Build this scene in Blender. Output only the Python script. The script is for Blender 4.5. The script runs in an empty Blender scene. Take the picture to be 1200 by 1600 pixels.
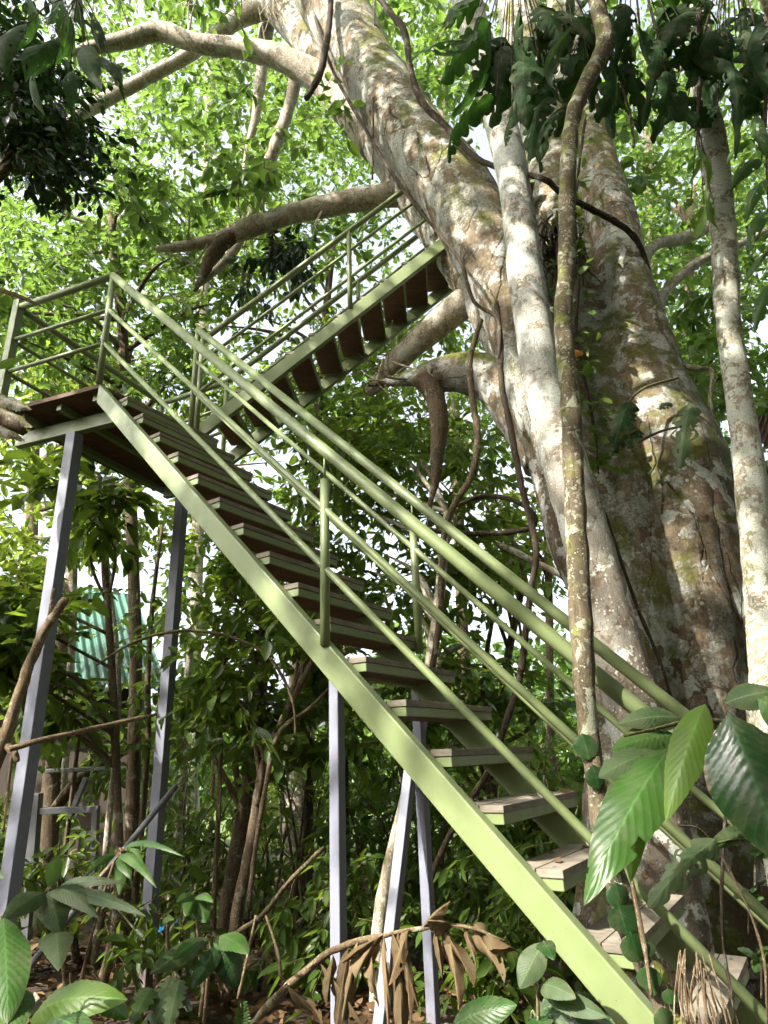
import bpy, math, random
import numpy as np
from mathutils import Vector, Matrix

rng = np.random.default_rng(7)
random.seed(7)
S = bpy.context.scene
COL = S.collection

# ------------------------------------------------------------------ camera, light, exposure
EYE = 1.62
FPX, PITCH, ROLL = 1025.4, 0.3543, -0.0364          # focal length in pixels of the 1200x1600 photograph
FW = np.array([0, math.cos(PITCH), math.sin(PITCH)])
_up = np.array([0, -math.sin(PITCH), math.cos(PITCH)])
RT = math.cos(ROLL) * np.array([1., 0, 0]) + math.sin(ROLL) * _up
UP = -math.sin(ROLL) * np.array([1., 0, 0]) + math.cos(ROLL) * _up
cam = bpy.data.objects.new('camera', bpy.data.cameras.new('camera'))
COL.objects.link(cam)
cam.data.sensor_fit = 'VERTICAL'
cam.data.sensor_height = 24.0
cam.data.lens = 24.0 * FPX / 1600
cam.data.clip_start, cam.data.clip_end = 0.05, 2000
m = Matrix.Identity(4)
for i in range(3):
    m[i][0], m[i][1], m[i][2] = RT[i], UP[i], -FW[i]
m[2][3] = EYE
cam.matrix_world = m
S.camera = cam

SUN = np.array([-0.62, -0.45, 0.68]); SUN /= np.linalg.norm(SUN)
world = bpy.data.worlds.new('World'); S.world = world; world.use_nodes = True
wn = world.node_tree
sky = wn.nodes.new('ShaderNodeTexSky'); sky.sky_type = 'NISHITA'; sky.sun_disc = False
sky.sun_elevation = math.asin(SUN[2]); sky.sun_rotation = math.atan2(SUN[0], SUN[1])
sky.air_density = .7; sky.dust_density = 6.0; sky.ozone_density = .3
hs = wn.nodes.new('ShaderNodeHueSaturation'); hs.inputs['Saturation'].default_value = .45; hs.inputs['Value'].default_value = 1.25   # thin bright cloud
wn.links.new(sky.outputs[0], hs.inputs['Color']); wn.links.new(hs.outputs[0], wn.nodes['Background'].inputs[0])
wn.nodes['Background'].inputs[1].default_value = 0.15
sl = bpy.data.lights.new('sun', 'SUN'); sl.energy = 3.9; sl.angle = math.radians(0.55); sl.color = (1, .95, .86)
so = bpy.data.objects.new('sun', sl); COL.objects.link(so)
so.rotation_euler = Vector(-SUN).to_track_quat('-Z', 'Y').to_euler()
so.location = (0, 0, 30)
S.view_settings.view_transform = 'Standard'; S.view_settings.look = 'None'
S.view_settings.gamma = 1; S.view_settings.use_curve_mapping = False
S.view_settings.exposure = 2.05
cy = S.cycles
cy.use_denoising = True
try: cy.denoiser = 'OPENIMAGEDENOISE'
except Exception: pass
cy.max_bounces = 8; cy.diffuse_bounces = 4; cy.glossy_bounces = 2; cy.transmission_bounces = 5
cy.sample_clamp_indirect = 6

def ray(px, py):
    return FPX * FW + (px - 600) * RT + (800 - py) * UP
def at(px, py, Y):                                   # the point seen at a photo position, Y metres ahead
    v = ray(px, py)
    p = v * (Y / v[1]); p[2] += EYE
    return p
def mpp(p):                                          # metres per photo pixel at a point
    return float((np.asarray(p) - np.array([0, 0, EYE])) @ FW) / FPX

# ------------------------------------------------------------------ mesh helpers
class MB:
    def __init__(s): s.v = []; s.f = []; s.uv = []; s.rnd = []; s.mi = []; s.n = 0
    def add(s, V, F, uv=None, rnd=None, mi=0):
        V = np.asarray(V, float).reshape(-1, 3); F = np.asarray(F, int).reshape(-1, 4)
        s.v.append(V); s.f.append(F + s.n); s.n += len(V)
        s.uv.append(np.zeros((len(V), 2)) if uv is None else np.asarray(uv, float))
        s.rnd.append(np.full(len(F), rng.random()) if rnd is None else np.asarray(rnd, float))
        s.mi.append(np.full(len(F), mi, int))
        return s
    def build(s, name, mats, parent=None, smooth=True, bevel=0):
        V = np.concatenate(s.v); F = np.concatenate(s.f); UV = np.concatenate(s.uv)
        R = np.concatenate(s.rnd); M = np.concatenate(s.mi)
        me = bpy.data.meshes.new(name)
        me.vertices.add(len(V)); me.vertices.foreach_set('co', V.ravel())
        me.loops.add(F.size); me.loops.foreach_set('vertex_index', F.ravel())
        me.polygons.add(len(F)); me.polygons.foreach_set('loop_start', np.arange(len(F)) * 4)
        me.polygons.foreach_set('loop_total', np.full(len(F), 4))
        me.update(calc_edges=True)
        me.polygons.foreach_set('material_index', M)
        me.polygons.foreach_set('use_smooth', np.full(len(F), bool(smooth)))
        u = me.uv_layers.new(name='UVMap'); u.data.foreach_set('uv', UV[F.ravel()].ravel())
        a = me.attributes.new('rnd', 'FLOAT', 'FACE'); a.data.foreach_set('value', R)
        me.validate(clean_customdata=False)
        for mt in (mats if isinstance(mats, (list, tuple)) else [mats]): me.materials.append(mt)
        o = bpy.data.objects.new(name, me); COL.objects.link(o)
        if parent is not None:
            o.parent = parent
            o.matrix_parent_inverse = Matrix.Translation(-parent.location) if parent.type == 'EMPTY' else Matrix.Identity(4)
        if bevel:
            b = o.modifiers.new('bevel', 'BEVEL'); b.width = bevel; b.segments = 2; b.limit_method = 'ANGLE'
        return o

def tag(o, label, cat, group=None, kind=None):
    o['label'] = label; o['category'] = cat
    if group: o['group'] = group
    if kind: o['kind'] = kind
    return o
def thing(name, loc, label, cat, group=None):
    o = bpy.data.objects.new(name, None); COL.objects.link(o); o.location = [float(c) for c in loc]
    o.empty_display_size = .1
    return tag(o, label, cat, group)
def unit(v):
    v = np.asarray(v, float); return v / (np.linalg.norm(v, axis=-1, keepdims=True) + 1e-12)

BOXF = [[0, 3, 2, 1], [4, 5, 6, 7], [0, 1, 5, 4], [1, 2, 6, 5], [2, 3, 7, 6], [3, 0, 4, 7]]
def box(mb, o, ax, ay, az, rx, ry, rz, mi=0):        # oriented box: origin, three axes and their ranges
    o, ax, ay, az = map(np.asarray, (o, ax, ay, az))
    V = [o + ax * x + ay * y + az * z for z in rz for x, y in ((rx[0], ry[0]), (rx[1], ry[0]), (rx[1], ry[1]), (rx[0], ry[1]))]
    return mb.add(V, BOXF, mi=mi)
def bar(mb, A, B, w, side, d=None):                  # rectangular tube from A to B
    A, B = np.asarray(A, float), np.asarray(B, float)
    t = unit(B - A); sx = unit(np.cross(t, side)); sy = unit(np.cross(sx, t)); d = d or w
    return box(mb, A, sx, sy, t, (-w / 2, w / 2), (-d / 2, d / 2), (0, np.linalg.norm(B - A)))

def spline(P, n):
    P = np.asarray(P, float)
    if len(P) == 2: P = np.array([P[0], P[0] * .5 + P[1] * .5, P[1]])
    Q = np.vstack([2 * P[0] - P[1], P, 2 * P[-1] - P[-2]])
    out = []
    for i in range(1, len(Q) - 2):
        p0, p1, p2, p3 = Q[i - 1:i + 3]
        for t in np.arange(n) / n:
            out.append(.5 * (2 * p1 + (p2 - p0) * t + (2 * p0 - 5 * p1 + 4 * p2 - p3) * t * t + (3 * p1 - p0 - 3 * p2 + p3) * t ** 3))
    out.append(Q[-2]); return np.array(out)
def tube(mb, P, seg=12, n=4, rough=0.0, mi=0, flare=0, close=True, lump=0.0):      # P rows are x y z r
    C = spline(P, n); X, R = C[:, :3], np.maximum(C[:, 3], 1e-4)
    if close:
        t0 = unit(X[1] - X[0]); t1 = unit(X[-1] - X[-2])
        X = np.vstack([X[0], X, X[-1] + t1 * R[-1] * .3]); R = np.concatenate([[R[0] * .02], R, [R[-1] * .02]])
    T = unit(np.gradient(X, axis=0)); T[0] = T[1]
    nrm = unit(np.cross(T[0], [0.3, 0.9, 0.31])); L = np.concatenate([[0], np.cumsum(np.linalg.norm(np.diff(X, axis=0), axis=1))])
    ang = np.linspace(0, 2 * math.pi, seg + 1)
    V = []; UV = []; ph = rng.random((6, 2)) * 6.28
    for i in range(len(X)):
        nrm = unit(nrm - T[i] * (nrm @ T[i])); b = np.cross(T[i], nrm)
        r = np.full(seg + 1, R[i])
        if rough:
            k = L[i] / max(R.max(), .02)
            r = r * (1 + rough * (np.sin(2 * ang + k * .9 + ph[0, 0]) * .5 + np.sin(3 * ang - k * .55 + ph[1, 0]) * .4
                     + np.sin(ang + k * 1.7 + ph[2, 0]) * .4 + np.sin(5 * ang + k * 1.1 + ph[3, 0]) * .22 + .3 * math.sin(k * 2.1 + ph[4, 0]) + .2 * math.sin(k * 4.7 + ph[5, 0])))
        if lump:
            k = L[i]
            r = r + lump * (np.sin(3 * ang + k * 23 + ph[0, 1]) + np.sin(2 * ang - k * 31 + ph[1, 1]) + np.sin(ang + k * 47 + ph[2, 1])) * .4
        if flare:
            fl = max(0, 1 - (X[i][2]) / flare) ** 2
            r = r * (1 + fl * (.45 + .45 * np.maximum(0, np.cos(5 * ang + ph[0, 1])) ** 2))
        V.append(X[i] + np.outer(np.cos(ang) * r, nrm) + np.outer(np.sin(ang) * r, b))
        UV.append(np.stack([ang / 6.2832, np.full(seg + 1, L[i])], 1))
    V = np.concatenate(V); UV = np.concatenate(UV); s1 = seg + 1
    i, j = np.meshgrid(np.arange(len(X) - 1), np.arange(seg), indexing='ij')
    a = (i * s1 + j).ravel()
    return mb.add(V, np.stack([a, a + 1, a + 1 + s1, a + s1], 1), UV, mi=mi)
def pxtube(mb, pts, **k):                            # pts rows: px, py, width in px, Y
    P = []
    for px, py, w, Y in pts:
        q = at(px, py, Y); P.append([*q, w / 2 * mpp(q)])
    return tube(mb, P, **k)
def ptube(mb, A, B, r, seg=14):
    A, B = np.asarray(A, float), np.asarray(B, float)
    return tube(mb, [[*A, r], [*(A + B) / 2, r], [*B, r]], seg=seg, n=1)

# ------------------------------------------------------------------ leaves by the thousand
def leaf_cards(mb, c, d, L, wr=.42, fold=.12, mi=0, up=None, curl=.16, tone=None):
    N = len(c); d = unit(d)
    n = (np.array([0, 0, 1.]) if up is None else up) + rng.normal(0, .45, (N, 3)); n = unit(n - d * np.sum(n * d, 1, keepdims=True))
    s = np.cross(d, n); L = np.asarray(L).reshape(-1, 1) * np.ones((N, 1)); w = L * wr * rng.uniform(.8, 1.2, (N, 1))
    tip = c + d * L - n * L * curl; l1 = c + d * L * .3 + n * L * fold * .6; l2 = c + d * L * .68 + n * L * (fold * .5 - curl * .45)
    V = np.stack([c, tip, l1 - s * w * .46, l2 - s * w * .40, l1 + s * w * .46, l2 + s * w * .40], 1).reshape(-1, 3)
    b = np.arange(N)[:, None] * 6
    F = np.stack([b + [0, 1, 3, 2], b + [0, 4, 5, 1]], 1).reshape(-1, 4)
    uv = np.tile(np.array([[0, 0], [0, 1], [-1, .3], [-.8, .7], [1, .3], [.8, .7]]), (N, 1))
    r = np.repeat(rng.random(N) if tone is None else np.clip(.5 * rng.random(N) + .5 * tone, 0, 1), 2)
    return mb.add(V, F, uv, r, mi)
def clusters(mb, C, k, L, twig=.45, mi_leaf=0, mi_twig=1, droop=.35, wr=.42, out=None):
    C = np.asarray(C, float); N = len(C)
    t = rng.normal(0, 1, (N, 3)) * [1, 1, .55]
    if out is not None: t = t + out * 1.1
    t = unit(t); tl = twig * rng.uniform(.6, 1.3, (N, 1))
    kk = k
    u = np.linspace(0.05, 1, kk)[None, :, None] + rng.normal(0, .04, (N, kk, 1))
    base = C[:, None] + t[:, None] * tl[:, None] * u + np.array([0, 0, -1.]) * (u ** 2) * .12 * tl[:, None]
    side = rng.normal(0, 1, (N, kk, 3)); side[..., 2] *= .5
    d = unit(t[:, None] * .55 + unit(side) * .8 + np.array([0, 0, -droop]))
    base = (base + unit(side) * .015).reshape(-1, 3)
    leaf_cards(mb, base, d.reshape(-1, 3), L * rng.uniform(.45, 1.4, (N * kk)), wr=wr, mi=mi_leaf, tone=np.repeat(np.sin(C[:, 0] * 2.3 + 3 * np.sin(C[:, 2] * 1.9)) * .35 + .4 + rng.normal(0, .2, N), kk))
    a = C; b = C + t * tl * .5 - [0, 0, .03] * tl; e = C + t * tl - np.array([0, 0, .12]) * tl   # twig: a thin three sided strip
    s1 = unit(np.cross(t, [0.2, 0.3, 1])) * .004; s2 = unit(np.cross(t, s1)) * .004
    V = np.stack([a + s1, a - s1 + s2, a - s2, b + s1, b - s1 + s2, b - s2, e + s1 * .4, e - s1 * .4, e - s2 * .4], 1).reshape(-1, 3)
    q = np.array([[0, 1, 4, 3], [1, 2, 5, 4], [2, 0, 3, 5], [3, 4, 7, 6], [4, 5, 8, 7], [5, 3, 6, 8]])
    mb.add(V, (np.arange(N)[:, None, None] * 9 + q[None]).reshape(-1, 4), mi=mi_twig, rnd=np.zeros(N * 6))

def big_leaf(mb, B, T, w, arch=.1, nh=(0, 0, 1), kind='ell', ribs=14, rib=.0025, fold=.25, twist=0, nu=12, nv=40, wave=.0, mi=0, holes=0, edge=0):
    B, T = np.asarray(B, float), np.asarray(T, float); Lg = np.linalg.norm(T - B)
    ax = unit(T - B); n = np.asarray(nh, float); n = unit(n - ax * (n @ ax)); M = (B + T) / 2 + n * arch * Lg * 2
    t = np.linspace(0, 1, nv)
    P = np.outer((1 - t) ** 2, B) + np.outer(2 * t * (1 - t), M) + np.outer(t * t, T)
    Tg = unit(np.gradient(P, axis=0)); ph = rng.random(4) * 6.28
    if kind == 'lance': W = np.sin(np.pi * t ** .75) ** .8
    elif kind == 'strap': W = np.clip(np.minimum(t * 5, (1 - t) * 2.2), 0, 1) ** .7
    elif kind == 'lobed': W = np.sin(np.pi * (t * .94 + .03) ** .7) ** .6 * (.42 + .58 * np.abs(np.sin(t * ribs * .5 * np.pi)) ** .7)
    elif kind == 'round': W = np.sqrt(np.clip(1 - (2 * t - 1) ** 2, 0, 1))
    elif kind == 'heart': W = np.clip(np.sin(np.pi * (t * .93 + .07) ** .62), 0, 1) ** .75
    else: W = np.sin(np.pi * t ** .88) ** .72
    W[0] = W[-1] = .012
    if edge: W = W * (1 + edge * np.sin(t * 37 + ph[0]) * np.sin(t * 61 + ph[1]))
    u = np.linspace(-1, 1, nu + 1); V = []; UV = []
    for i in range(nv):
        nn = unit(n - Tg[i] * (n @ Tg[i])); s = np.cross(Tg[i], nn)
        a = twist * (t[i] - .3); nn, s = nn * math.cos(a) + s * math.sin(a), s * math.cos(a) - nn * math.sin(a)
        off = -fold * (np.abs(u) ** 1.5) * W[i] * w / 2 + fold * .25 * (1 - np.abs(u)) * 0
        off = off + rib * np.sin((t[i] - .22 * np.abs(u)) * ribs * 2 * np.pi) * np.minimum(1, np.abs(u) * 4) * W[i]
        off = off + wave * w * np.sin(t[i] * 9 + ph[0] + 1.5 * np.sign(u)) * np.abs(u) ** 2 + wave * w * .5 * np.sin(t[i] * 21 + ph[1] + u) * np.abs(u)
        sh = .10 * w * np.abs(u) * (1 - t[i])
        V.append(P[i] + np.outer(u * W[i] * w / 2, s) + np.outer(off, nn) + np.outer(sh, Tg[i])); UV.append(np.stack([u, np.full(nu + 1, t[i])], 1))
    V = np.concatenate(V); UV = np.concatenate(UV)
    i, j = np.meshgrid(np.arange(nv - 1), np.arange(nu), indexing='ij'); a = (i * (nu + 1) + j).ravel()
    F = np.stack([a, a + 1, a + nu + 2, a + nu + 1], 1)
    if holes:
        ci, cj = (i.ravel() + .5) / nv, np.abs((j.ravel() + .5) / nu * 2 - 1); sj = np.sign((j.ravel() + .5) / nu * 2 - 1)
        keep = np.ones(len(F), bool)
        for _ in range(holes):
            h = rng.uniform(.2, .85), rng.uniform(.35, 1.0), rng.choice([-1, 1]), rng.uniform(.02, .06)
            keep &= ~((sj == h[2]) & (((ci - h[0]) / h[3]) ** 2 + ((cj - h[1]) / (h[3] * 3.5)) ** 2 < 1))
        F = F[keep]
    return mb.add(V, F, UV, np.full(len(F), rng.random()), mi)
def pxleaf(mb, b, t, Yb, Yt, wpx, **k):
    B, T = at(*b, Yb), at(*t, Yt)
    k.setdefault('nh', unit(np.array([0, 0, EYE]) - (B + T) / 2) + [0, 0, .5])
    return big_leaf(mb, B, T, wpx * mpp((B + T) / 2), **k)

# ------------------------------------------------------------------ materials
def mat(name):
    mt = bpy.data.materials.new(name); mt.use_nodes = True
    nt = mt.node_tree; return mt, nt, nt.nodes['Principled BSDF']
class G:                                             # tiny node helper
    def __init__(s, nt): s.nt = nt
    def n(s, t, **k):
        x = s.nt.nodes.new('ShaderNode' + t)
        for a, b in k.items(): setattr(x, a, b)
        return x
    def l(s, a, b): s.nt.links.new(a, b)
    def noise(s, vec, scale, detail=4, rough=.6, dist=0):
        x = s.n('TexNoise'); x.inputs['Scale'].default_value = scale; x.inputs['Detail'].default_value = detail
        x.inputs['Roughness'].default_value = rough; x.inputs['Distortion'].default_value = dist
        if vec is not None: s.l(vec, x.inputs['Vector'])
        return x.outputs['Fac']
    def ramp(s, fac, stops, interp='LINEAR'):
        x = s.n('ValToRGB'); x.color_ramp.interpolation = interp; e = x.color_ramp.elements
        for i, (p, c) in enumerate(stops):
            el = e[i] if i < 2 else e.new(p)
            el.position = p; el.color = (*c, 1) if isinstance(c, tuple) else (c, c, c, 1)
        s.l(fac, x.inputs[0]); return x.outputs[0]
    def mix(s, f, a, b, bt='MIX'):
        x = s.n('Mix', data_type='RGBA', blend_type=bt)
        for v, i in ((f, 0), (a, 6), (b, 7)):
            if isinstance(v, (int, float)): x.inputs[i].default_value = v
            elif isinstance(v, tuple): x.inputs[i].default_value = (*v, 1)
            else: s.l(v, x.inputs[i])
        return x.outputs[2]
    def math(s, op, a, b=None):
        x = s.n('Math', operation=op)
        for i, v in enumerate((a, b)):
            if v is None: continue
            if isinstance(v, (int, float)): x.inputs[i].default_value = v
            else: s.l(v, x.inputs[i])
        return x.outputs[0]
    def mapping(s, vec, scale):
        x = s.n('Mapping'); x.inputs['Scale'].default_value = scale; s.l(vec, x.inputs[0]); return x.outputs[0]
    def bump(s, h, st, dist, bsdf):
        x = s.n('Bump'); x.inputs['Strength'].default_value = st; x.inputs['Distance'].default_value = dist
        s.l(h, x.inputs['Height']); s.l(x.outputs[0], bsdf.inputs['Normal']); return x.outputs[0]

def leaf_mat(name, c0, c1, c2, tr, ts=.4, rough=.42, veins=False, spec=.4):
    mt, nt, b = mat(name); g = G(nt)
    at_ = g.n('Attribute', attribute_name='rnd').outputs['Fac']
    col = g.ramp(at_, [(0, c0), (.55, c1), (1, c2)])
    pos = g.n('NewGeometry').outputs['Position']
    col = g.mix(g.ramp(g.noise(pos, 9, 3), [(.35, 0.), (.7, .5)]), col, c0)
    tcol = g.mix(.55, g.ramp(at_, [(0, tuple(x * .75 for x in tr)), (1, tr)]), tr)
    if veins:
        uv = g.n('UVMap').outputs[0]; sep = g.n('SeparateXYZ'); g.l(uv, sep.inputs[0])
        au = g.math('ABSOLUTE', sep.outputs[0])
        ph = g.math('MULTIPLY', g.math('SUBTRACT', sep.outputs[1], g.math('MULTIPLY', au, .22)), veins * 6.2832)
        vein = g.ramp(g.math('SINE', ph), [(.86, 0.), (1., .55)])
        midr = g.ramp(au, [(.02, .9), (.07, 0.)])
        vv = g.math('MAXIMUM', vein, midr)
        col = g.mix(vv, col, tuple(min(1, x * 1.8 + .008) for x in c1)); tcol = g.mix(vv, tcol, tuple(x * .75 + .01 for x in tr))
        sp = g.ramp(g.noise(pos, 60, 5, .7), [(.66, 0.), (.74, .6)]); col = g.mix(sp, col, (.16, .15, .05))
        edge = g.math('ADD', au, g.math('MULTIPLY', g.noise(pos, 26, 5, .7), .55)); edge = g.math('MULTIPLY', g.ramp(edge, [(1.0, 0.), (1.0, 0.)]) if False else g.math('GREATER_THAN', edge, 1.27), .85)
        col = g.mix(edge, col, (.13, .085, .035)); tcol = g.mix(edge, tcol, (.10, .06, .02))
        dust = g.ramp(g.noise(pos, 13, 6, .7), [(.45, 0.), (.72, .45)]); col = g.mix(dust, col, (.17, .165, .10))
        g.bump(g.math('ADD', g.math('SINE', ph), g.noise(pos, 140, 3)), .12, .003, b)
    g.l(col, b.inputs['Base Color']); b.inputs['Roughness'].default_value = rough; b.inputs['Specular IOR Level'].default_value = spec
    t = g.n('BsdfTranslucent'); g.l(tcol, t.inputs[0])
    ms = g.n('MixShader'); ms.inputs[0].default_value = ts
    g.l(b.outputs[0], ms.inputs[1]); g.l(t.outputs[0], ms.inputs[2]); g.l(ms.outputs[0], nt.nodes['Material Output'].inputs[0])
    return mt

def bark_mat(name, base, dark, lich, lich_amt=.5, moss=.3, sc=1.0, rings=.3, dirt=.0, mosscol=(.085, .09, .016), bs=.5, foot=0):
    mt, nt, b = mat(name); g = G(nt)
    pos = g.n('TexCoord').outputs['Object']; uv = g.n('UVMap').outputs[0]
    stretch = g.mapping(pos, (1, 1, .4))
    fine = g.noise(pos, 42 * sc, 6, .75)
    col = g.ramp(g.noise(stretch, 3.0 * sc, 10, .72), [(.30, dark), (.52, base), (.75, tuple(min(1, x * 1.25) for x in base))])
    col = g.mix(g.ramp(fine, [(.36, .8), (.58, 0.)]), col, tuple(x * .4 for x in base))
    streak = g.noise(g.mapping(pos, (16, 16, 1.3)), sc, 8, .75, .3); col = g.mix(g.ramp(streak, [(.38, .75), (.52, 0.)]), col, tuple(x * .6 for x in dark))
    ringv = g.noise(g.mapping(uv, (2.2, 30 * sc, 1)), 1.0, 6, .7, .9)
    col = g.mix(g.math('MULTIPLY', g.ramp(ringv, [(.34, 1.), (.44, 0.)]), rings), col, tuple(x * .5 for x in dark))
    ck = g.n('TexVoronoi', feature='DISTANCE_TO_EDGE'); ck.inputs['Scale'].default_value = 3.2 * sc
    wob = g.n('Mix', data_type='VECTOR'); wob.inputs[0].default_value = .12; g.l(g.mapping(pos, (1.6, 1.6, .55)), wob.inputs[4])
    nv = g.n('TexNoise'); nv.inputs['Scale'].default_value = 5 * sc; nv.inputs['Detail'].default_value = 6; g.l(pos, nv.inputs['Vector']); g.l(nv.outputs['Color'], wob.inputs[5]); g.l(wob.outputs[1], ck.inputs['Vector'])
    crack = g.math('MULTIPLY', g.ramp(ck.outputs['Distance'], [(.006, 1.), (.022, 0.)]), g.ramp(g.noise(pos, 2 * sc, 4), [(.48, 0.), (.58, .8)]))
    col = g.mix(crack, col, tuple(x * .25 for x in dark))
    # smooth pale lichen plates with sharp edges
    ln = g.noise(pos, 3.1 * sc, 7, .62, .5); a = .64 - .2 * lich_amt
    lm = g.ramp(ln, [(a, 0.), (a + .025, .9)])
    lcol = g.mix(g.ramp(g.noise(pos, 55 * sc, 3), [(.4, 0.), (.62, .6)]), lich, tuple(x * .55 for x in lich))
    ln2 = g.ramp(g.noise(pos, 10 * sc, 8, .65, .8), [(a + .03, 0.), (a + .05, .85)]); lm = g.math('MAXIMUM', lm, ln2)
    lm = g.math('MULTIPLY', lm, g.ramp(g.noise(pos, 85 * sc, 5, .75), [(.38, .1), (.5, 1.)]))
    col = g.mix(lm, col, lcol)
    vo = g.n('TexVoronoi'); vo.inputs['Scale'].default_value = 11 * sc; g.l(g.mapping(pos, (1, 1, 1)), vo.inputs['Vector'])
    spot = g.math('MULTIPLY', g.ramp(vo.outputs['Distance'], [(.24, 1.), (.30, 0.)]), g.ramp(g.noise(pos, 1.7 * sc, 3), [(.5, 0.), (.56, .85)]))
    col = g.mix(g.math('MULTIPLY', spot, min(1, lich_amt * 1.4)), col, lich)
    if foot:
        sz = g.n('SeparateXYZ'); g.l(pos, sz.inputs[0])
        fm = g.math('ADD', g.math('MULTIPLY', sz.outputs[2], -.125), g.math('MULTIPLY', g.noise(stretch, 1.9, 8, .68), 1.5))
        fm = g.ramp(fm, [(.30, 0.), (.36, .55), (.60, .95)])
        col = g.mix(g.math('MULTIPLY', fm, foot), col, g.ramp(g.noise(pos, 9, 7, .7), [(.3, (.04, .03, .018)), (.55, (.10, .062, .036)), (.75, (.16, .10, .06))]))
        big = g.ramp(g.noise(pos, 5.5, 7, .6, .3), [(.535, 0.), (.55, .95)]); big = g.math('MULTIPLY', big, g.ramp(g.noise(pos, 1.3, 2), [(.36, 0.), (.44, 1.)]))
        col = g.mix(big, col, g.mix(g.ramp(g.noise(pos, 60, 3), [(.4, 0.), (.62, .5)]), (.58, .60, .54), (.26, .24, .2)))
    v2 = g.n('TexVoronoi'); v2.inputs['Scale'].default_value = 24 * sc; g.l(pos, v2.inputs['Vector'])
    dots = g.math('MULTIPLY', g.ramp(v2.outputs['Distance'], [(.22, 1.), (.27, 0.)]), g.ramp(g.noise(pos, 2.6 * sc, 4), [(.52, 0.), (.58, .9)]))
    col = g.mix(dots, col, lich)
    fl2 = g.ramp(g.noise(g.mapping(pos, (1, 1, 1.8)), 26 * sc, 8, .8, 1.), [(.37, .85), (.43, 0.)]); col = g.mix(fl2, col, tuple(x * .3 for x in dark))
    if dirt:
        dm = g.ramp(g.noise(stretch, 1.6 * sc, 8, .72), [(.52 - .1 * dirt, 0.), (.62 - .1 * dirt, .85)]); col = g.mix(g.math('MULTIPLY', dm, dirt), col, (.045, .035, .02))
    if moss:
        nz = g.n('SeparateXYZ'); g.l(g.n('NewGeometry').outputs['Normal'], nz.inputs[0])
        mm = g.math('ADD', g.noise(pos, 4 * sc, 8, .7), g.math('MULTIPLY', nz.outputs[2], .30))
        mm = g.ramp(mm, [(.66 - .12 * moss, 0.), (.76 - .12 * moss, .9)])
        col = g.mix(mm, col, g.ramp(g.noise(pos, 30, 4), [(.3, mosscol), (.7, tuple(x * 2.1 for x in mosscol))]))
    g.l(col, b.inputs['Base Color']); b.inputs['Roughness'].default_value = .85; b.inputs['Specular IOR Level'].default_value = .2
    h = g.math('ADD', g.math('SUBTRACT', g.math('ADD', g.noise(stretch, 14 * sc, 10, .75), g.math('MULTIPLY', fine, .6)), crack), g.math('ADD', g.math('MULTIPLY', ringv, .5 * rings), g.math('MULTIPLY', lm, .25)))
    g.bump(h, bs, .02, b)
    return mt

def paint_mat(name, col, wear, worn=(.35, .36, .36), rough=.42, foot=0):
    mt, nt, b = mat(name); g = G(nt)
    pos = g.n('TexCoord').outputs['Object']
    c = g.mix(g.ramp(g.noise(pos, 5, 6, .65), [(.35, 0.), (.7, .55)]), col, tuple(x * .78 for x in col))
    c = g.mix(g.ramp(g.noise(g.mapping(pos, (9, 9, 1.5)), 2, 6, .7), [(.6, 0.), (.75, wear)]), c, worn)
    c = g.mix(g.ramp(g.noise(pos, 120, 2), [(.70, 0.), (.74, .7)]), c, (.06, .055, .04))
    c = g.mix(g.ramp(g.noise(pos, 2.6, 9, .75), [(.52, 0.), (.66, .45)]), c, tuple(x * .5 + .01 for x in col))
    c = g.mix(g.ramp(g.noise(pos, 7, 9, .8, .5), [(.655, 0.), (.69, .8)]), c, (.13, .075, .04))
    if foot:
        sz = g.n('SeparateXYZ'); g.l(pos, sz.inputs[0]); fz = g.math('ADD', g.math('MULTIPLY', sz.outputs[2], -.8), g.math('MULTIPLY', g.noise(pos, 9, 7, .7), 1.2))
        c = g.mix(g.ramp(fz, [(.1, 0.), (.5, .8)]), c, (.12, .08, .055))
    g.l(c, b.inputs['Base Color'])
    g.l(g.ramp(g.noise(pos, 16, 4), [(.3, rough - .1), (.7, rough + .2)]), b.inputs['Roughness'])
    g.bump(g.noise(pos, 70, 4), .08, .004, b)
    return mt
def wood_mat(name, c0, c1, sc=(30, 30, 4), rough=.8):
    mt, nt, b = mat(name); g = G(nt)
    pos = g.n('TexCoord').outputs['Object']
    n1 = g.noise(g.mapping(pos, sc), 1.2, 8, .7, .3)
    c = g.ramp(n1, [(.3, c0), (.7, c1)])
    c = g.mix(g.ramp(g.noise(pos, 4, 5), [(.4, 0.), (.75, .6)]), c, tuple(x * .5 for x in c0))
    g.l(c, b.inputs['Base Color']); b.inputs['Roughness'].default_value = rough
    g.bump(n1, .4, .006, b); return mt

GREEN = paint_mat('sage_green_paint', (.178, .222, .092), .35, (.27, .30, .18))
GREY = paint_mat('lavender_grey_paint', (.19, .198, .245), .35, (.2, .18, .16), .55, 1)
OLDGREY = paint_mat('old_grey_paint', (.10, .10, .105), .3)
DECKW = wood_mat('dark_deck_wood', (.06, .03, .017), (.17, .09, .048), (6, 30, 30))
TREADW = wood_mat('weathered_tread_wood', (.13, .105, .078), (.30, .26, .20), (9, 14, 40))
BARK_BIG = bark_mat('bark_pinkish_beige', (.335, .265, .175), (.145, .10, .06), (.57, .57, .48), .60, 1.2, .8, .5, .5, bs=1.3, foot=.78)
BARK_BASE = BARK_BIG
BARK_GREY = bark_mat('bark_pale_lichen', (.36, .31, .235), (.17, .13, .09), (.56, .57, .50), .85, .35, 1.7, .3, .4, foot=.8)
BARK_MOSS = bark_mat('bark_mossy_stem', (.17, .135, .085), (.075, .06, .035), (.45, .47, .34), .35, .7, 3.2, .3, .3, (.10, .115, .02))
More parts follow.
